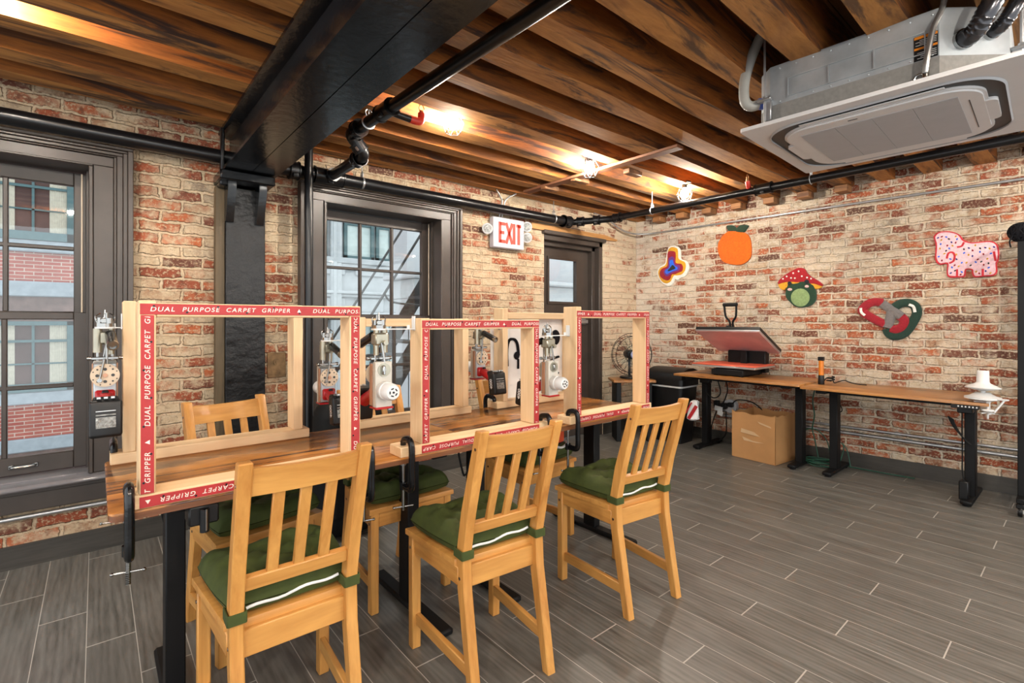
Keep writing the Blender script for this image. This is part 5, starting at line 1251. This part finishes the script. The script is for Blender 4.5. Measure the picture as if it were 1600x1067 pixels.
# green extension cord coil
gc = thing('extension_cord', 'dark green extension cord coiled on the floor between the desk legs', 'cord', (4.80, 1.55, 0))
m = MB(); rnd = random.Random(5)
for k in range(5):
    r0 = .105 + .02 * rnd.random(); cx, cy = rnd.uniform(-.03, .03), rnd.uniform(-.04, .04); tl = rnd.uniform(-.25, .3)
    m.tube([(cx + r0 * .75 * math.cos(a), cy + r0 * 1.15 * math.sin(a), .009 + k * .011 + max(0, tl * r0 * math.sin(a + k))) for a in [2 * PI * i / 28 for i in range(28)]], .0045, 8, closed=True)
m.tube(cr([(.02, .02, .06), (.05, .06, .22), (.06, .08, .30), (.05, .06, .42), (.04, .07, .55), (.05, .05, .68)], 6), .0055, 8)
m.tube(cr([(-.03, .12, .03), (.02, .16, .12), (.06, .17, .25), (.05, .06, .30), (.06, -.03, .22), (.08, -.07, .06), (.12, -.16, .012), (.13, -.4, .008), (.15, -.62, .008)], 6), .0045, 8)
m.tube(cr([(.08, -.12, .02), (.10, -.15, .16), (.11, -.13, .20), (.11, -.17, .15), (.10, -.20, .01)], 6), .0045, 8)
m.build('cord_coil', M['gcord'], gc)

# ================================================================== TUFTED RUGS ON THE WALL
def wallframe(cy, cz):
    o = Vector((XR(cy), cy, cz)); a = Vector((math.sin(SK), -math.cos(SK), 0)); b = Vector((0, 0, 1)); n = a.cross(b)
    return Matrix.Translation(o) @ Matrix((a, b, n)).transposed().to_4x4()
def rug(name, label, cat, ref, layers, ribs=()):
    ys = [p[0] for p in ref]; zs = [p[1] for p in ref]; cy, cz = (min(ys) + max(ys)) / 2, (min(zs) + max(zs)) / 2
    t = thing(name, label, cat, (XR(cy), cy, cz), SK)
    # local: x = normal side (-x is into the room)
    L = Matrix(((0, 0, -1, 0), (-1, 0, 0, 0), (0, 1, 0, 0), (0, 0, 0, 1)))
    def cv(pts): return [((cy - y) / math.cos(SK), z - cz) for y, z in pts]
    for nm, pts, m_, z0, z1, sm in layers:
        plist = pts if isinstance(pts[0][0], (list, tuple)) else [pts]
        m = MB()
        for pp in plist:
            P = cv(pp)
            if sm: P = [(q.x, q.y) for q in cr([(a, b, 0) for a, b in P], sm, True)]
            m.prism(P, z0, z1, L, bev=min(.006, (z1 - z0) * .45))
        m.build(nm, m_, t)
    for nm, paths, wdt, m_, z0 in ribs:
        m = MB()
        for pp in paths:
            P = cr([(a, b, 0) for a, b in cv(pp)], 8)
            m2 = MB(); m2.tube([(q.x, q.y, z0) for q in P], wdt, 12, flat=1.0)
            for v in m2.bm.verts: v.co.z = z0 + (v.co.z - z0) * .35
            bmesh.ops.transform(m2.bm, matrix=L, verts=m2.bm.verts)
            for f_ in m2.bm.faces: f_.smooth = True
            me = bpy.data.meshes.new('t'); m2.bm.to_mesh(me); m2.bm.free(); m.bm.from_mesh(me); bpy.data.meshes.remove(me)
        m.build(nm, m_, t)
    return t
B = RUG['blob']
rug('tufted_rug', 'small three lobed tufted rug with rainbow rings and white border', 'rug', B[0], [(n, B[i], Y_[c], (.0 if i == 0 else .012), .016 + i * .0022, 4) for i, (n, c) in enumerate((('white_border', 'white'), ('yellow_ring', 'yellow'), ('crimson_ring', 'crimson'), ('purple_ring', 'purple'), ('blue_ring', 'blue'), ('black_centre', 'black')))])
O_ = RUG['orange']
rug('tufted_rug', 'orange fruit shaped tufted rug with two dark green leaves', 'rug', O_[0], [('fruit_body', O_[0], Y_['orange'], 0, .020, 4), ('leaf', O_[1], Y_['leaf'], 0, .020, 4), ('leaf', O_[2], Y_['leaf'], 0, .020, 4)])
F_ = RUG['frog']
rug('tufted_rug', 'tufted rug of a green frog under a red white-dotted mushroom cap', 'rug', F_[2], [('mushroom_gill', F_[1], Y_['gold'], 0, .018, 3), ('frog_body', F_[2], Y_['forest'], 0, .020, 4), ('mushroom_cap', F_[0], Y_['red'], 0, .022, 3), ('frog_belly', F_[3], Y_['lime'], .012, .0225, 2), ('frog_eye', RUG['frogeye'][0], Y_['black'], .012, .0235, 2), ('frog_eye', RUG['frogeye'][1], Y_['black'], .012, .0245, 2),
     ('frog_cheek', RUG['frogcheek'][0], Y_['pink'], .012, .0225, 0), ('frog_cheek', RUG['frogcheek'][1], Y_['pink'], .012, .0225, 0), ('white_dots', RUG['frogdot'], Y_['white'], .012, .0245, 0)])
rug('tufted_rug', 'tufted rug of interlocked crimson and green climbing links with grey gates', 'rug', RUG['linkd'][0] + RUG['linkr'][0], [],
    [('green_link', RUG['linkd'], .033, Y_['bottle'], .012), ('crimson_link', RUG['linkr'], .034, Y_['crimson'], .016), ('grey_gate', RUG['linkg'], .033, Y_['grey'], .020), ('highlight', RUG['linkw'], .010, Y_['white'], .028)])
A_ = RUG['animal']
an = rug('tufted_rug', 'pink animal cookie shaped tufted rug with sprinkles and scarlet outline', 'rug', A_[0], [('scarlet_outline', A_[0], Y_['scarlet'], 0, .018, 3), ('pink_body', A_[1], Y_['rose'], .01, .022, 3)], [('scarlet_line', RUG['aniline'], .0065, Y_['scarlet'], .022)])
ys = [p[0] for p in A_[0]]; zs = [p[1] for p in A_[0]]; cy, cz = (min(ys) + max(ys)) / 2, (min(zs) + max(zs)) / 2
rnd = random.Random(2); m = MB()
for y, z, k in RUG['sprinkle']:
    m.ball((-.0225, (y - cy), z - cz), .0065, mi=k, u=8, v=6, s=(.5, .8, 1.25), rot=Matrix.Rotation(rnd.uniform(-1, 1), 4, 'X'))
m.build('sprinkles', [Y_['navy'], Y_['crimson'], Y_['blue'], Y_['yellow'], Y_['black']], an)

# ================================================================== RACK, STOOL, FAN, BAG
rk = thing('wheeled_rack', 'black metal rack on casters at the end of the art wall', 'rack', (4.85, .062, 0))
for x, y in ((-.25, .255), (.14, .255), (-.25, -.5), (.14, -.5)):
    m = MB(); m.box((x, y, 1.0), (.035, .035, 1.78), .003); m.build('upright', M['blackm'], rk)
for y in (.255, -.5):
    m = MB(); m.box((-.08, y, .105), (.56, .035, .03), .003); m.build('foot_bar', M['blackm'], rk)
    for x in (-.325, .16):
        m = MB(); m.cyl((x, y, .07), (x, y, .098), .010, 10); m.box((x, y, .066), (.03, .04, .03), .004)
        c = m.build('caster', M['black'], rk)
        m = MB(); m.cyl((x - .0, y - .012, .030), (x, y + .012, .030), .030, 20, bev=.004); m.cyl((x, y - .014, .030), (x, y + .014, .030), .014, 14, mi=1); m.build('wheel', [M['black'], M['white']], c)
for z in (.42, .98, 1.5, 1.88):
    m = MB()
    for y in [.255 - .0755 * i for i in range(11)]: m.bb((-.25, y - .004, z), (.14, y + .004, z + .008))
    m.bb((-.26, -.51, z - .01), (-.235, .27, z + .012)); m.bb((.13, -.51, z - .01), (.15, .27, z + .012)); m.build('shelf_grid', M['blackm'], rk)
for i, (x, y, z, la) in enumerate(((4.60, .322, 1.83, 'big black yarn ball hanging on top of the wheeled rack'), (4.61, .262, 1.60, 'black yarn hank hanging under the big ball on the rack'))):
    t = thing('yarn_ball' if i == 0 else 'yarn_hank', la, 'yarn', (x, y, z))
    m = MB(); rnd = random.Random(i)
    if i == 0:
        m.ball((0, 0, 0), .058)
        for k in range(14):
            ax = Vector((rnd.uniform(-1, 1), rnd.uniform(-1, 1), rnd.uniform(-1, 1))).normalized(); q = ax.orthogonal().normalized(); s = ax.cross(q)
            m.tube([(q * math.cos(2 * PI * j / 20) + s * math.sin(2 * PI * j / 20)) * .059 for j in range(20)], .006, 6, closed=True)
        m.tube(cr([(-.05, .03, -.02), (-.06, .045, -.06), (-.055, .04, -.10)], 4), .004, 6)
    else:
        for k in range(9):
            x0, y0 = rnd.uniform(-.02, .02), rnd.uniform(-.03, .03); m.tube(cr([(x0, y0, .15), (x0 * 1.5, y0 * 1.3, .05), (x0 * 1.4, y0 * 1.6, -.15), (x0, y0, -.28)], 6), .010, 8)
    m.build('yarn', M['yarnblack'], t)

st = thing('small_stool', 'low wooden stool with black legs in the corner under the fan', 'stool', (4.35, 3.19, 0), R(-40))
m = MB(); m.box((0, 0, .628), (.44, .30, .028), .005); m.build('seat', M['topdesk'], st)
for x in (-.16, .16):
    m = MB(); m.box((x, 0, .307), (.05, .24, .614), .004); m.build('leg', M['blackm'], st)
m = MB(); m.box((0, 0, .25), (.30, .03, .03), .003); m.build('stretcher', M['blackm'], st)
fn = thing('desk_fan', 'round wire cage fan standing on the low stool in the corner', 'fan', (4.37, 3.20, .642), R(-32))
def ringt(m, r, y, z=.255, w=.003): m.tube([(r * math.cos(2 * PI * i / 36), y, z + r * math.sin(2 * PI * i / 36)) for i in range(36)], w, 6, closed=True)
m = MB()
for r, y in ((.225, 0), (.195, -.055), (.10, -.075), (.195, .055)): ringt(m, r, y)
for k in range(20):
    a = 2 * PI * k / 20; c, s = math.cos(a), math.sin(a)
    m.tube(cr([(.03 * c, -.085, .255 + .03 * s), (.12 * c, -.075, .255 + .12 * s), (.20 * c, -.05, .255 + .20 * s), (.225 * c, 0, .255 + .225 * s), (.20 * c, .05, .255 + .2 * s), (.06 * c, .075, .255 + .06 * s)], 4), .0016, 5)
m.build('wire_guard', M['blackm'], fn)
m = MB(); m.lathe([(.0, .0), (.04, .006), (.045, .02), (.045, .03)], 22, Matrix.Translation((0, -.105, .255)) @ Matrix.Rotation(-PI / 2, 4, 'X')); m.build('hub_cap', M['fanhub'], fn)
for k in range(3):
    m = MB(); a = 2 * PI * k / 3; m.prism([(.03, -.03), (.10, -.07), (.17, -.05), (.18, .03), (.10, .06), (.03, .03)], -.002, .002, Matrix.Translation((0, -.02, .255)) @ Matrix.Rotation(a, 4, 'Y') @ Matrix.Rotation(PI / 2, 4, 'X') @ Matrix.Rotation(.35, 4, 'X')); m.build('blade', M['glass'], fn)
m = MB(); m.cyl((0, .0, .255), (0, .13, .255), .05, 18, bev=.01); m.cyl((0, .07, .02), (0, .07, .22), .014, 10); m.cyl((0, .02, 0), (0, .02, .022), .12, 24, bev=.006); m.build('stand', M['black'], fn)

bg = thing('black_bag', 'large black round topped bag standing between a rear chair and the tall window', 'bag', (1.16, 2.87, 0))
m = MB(); m.box((0, 0, .40), (.42, .24, .80), .11, seg=5); m.build('bag_body', M['rubber'], bg)
m = MB(); m.box((0, -.115, .30), (.30, .05, .34), .03, seg=3); m.build('front_pocket', M['rubber'], bg)
m = MB(); m.tube(cr([(-.06, 0, .79), (-.05, 0, .845), (.05, 0, .845), (.06, 0, .79)], 5), .010, 8); m.build('top_handle', M['rubber'], bg)

# under-table odds and ends
t = thing('desk_control_box', 'small black control box screwed under the table edge beside a leg', 'control box', (.235, 1.675, .70))
m = MB(); m.box((0, 0, .0), (.075, .08, .056), .005); m.cyl((0, -.046, -.045), (0, -.046, .02), .012, 12); m.build('housing', M['black'], t)
m = MB(); m.cyl((.002, -.052, -.04), (.002, -.052, .02), .006, 10); m.build('chrome_pin', M['chrome'], t)
for x, y, la in ((.20, 1.99, 'thin black cable loop hanging under the table near its first leg'), (1.33, 1.92, 'thin black cable loop hanging under the table beside the middle legs')):
    t = thing('hanging_cable', la, 'cable', (x, y, .727))
    m = MB(); m.tube(cr([(-.05, 0, 0), (-.035, 0, -.10), (-.012, 0, -.19), (0, 0, -.20), (.012, 0, -.185), (.05, .02, -.10), (.07, .02, 0)], 6), .005, 8); m.build('cord', M['rubber'], t)
t = thing('tool_pouch', 'orange and black tool pouch lying on the rear cushion nearest the brown door', 'pouch', (2.03, 2.06, .525), R(8))
m = MB(); m.box((0, 0, .065), (.15, .10, .10), .014, seg=3); m.build('pouch_body', M['redpad'] if False else M['orangered'] if 'orangered' in M else mat('orange_red_fabric', (.78, .10, .03), .6), t)
m = MB(); m.box((0, 0, .010), (.152, .102, .020), .006); m.build('black_base', M['black'], t)
m = MB(); m.tube(cr([(-.05, -.055, .02), (.0, -.075, .0), (.06, -.07, .008), (.09, -.05, .02)], 5), .007, 8); m.build('white_strap', M['white'], t)

# ================================================================== LIGHT
wd = bpy.data.worlds.new('overcast'); scene.world = wd; wd.use_nodes = True
nt = wd.node_tree; nt.nodes.clear()
wo = nt.nodes.new('ShaderNodeOutputWorld'); bgn = nt.nodes.new('ShaderNodeBackground'); 
sky = nt.nodes.new('ShaderNodeTexSky'); sky.sky_type = 'HOSEK_WILKIE'; sky.turbidity = 8.0; sky.ground_albedo = .4; sky.sun_direction = Vector((.3, -.6, .75)).normalized()
mixn = nt.nodes.new('ShaderNodeMix'); mixn.data_type = 'RGBA'; mixn.inputs[0].default_value = .8; mixn.inputs[7].default_value = (.93, .97, 1.0, 1)
nt.links.new(sky.outputs[0], mixn.inputs[6]); nt.links.new(mixn.outputs[2], bgn.inputs[0]); bgn.inputs[1].default_value = .85
nt.links.new(bgn.outputs[0], wo.inputs[0])
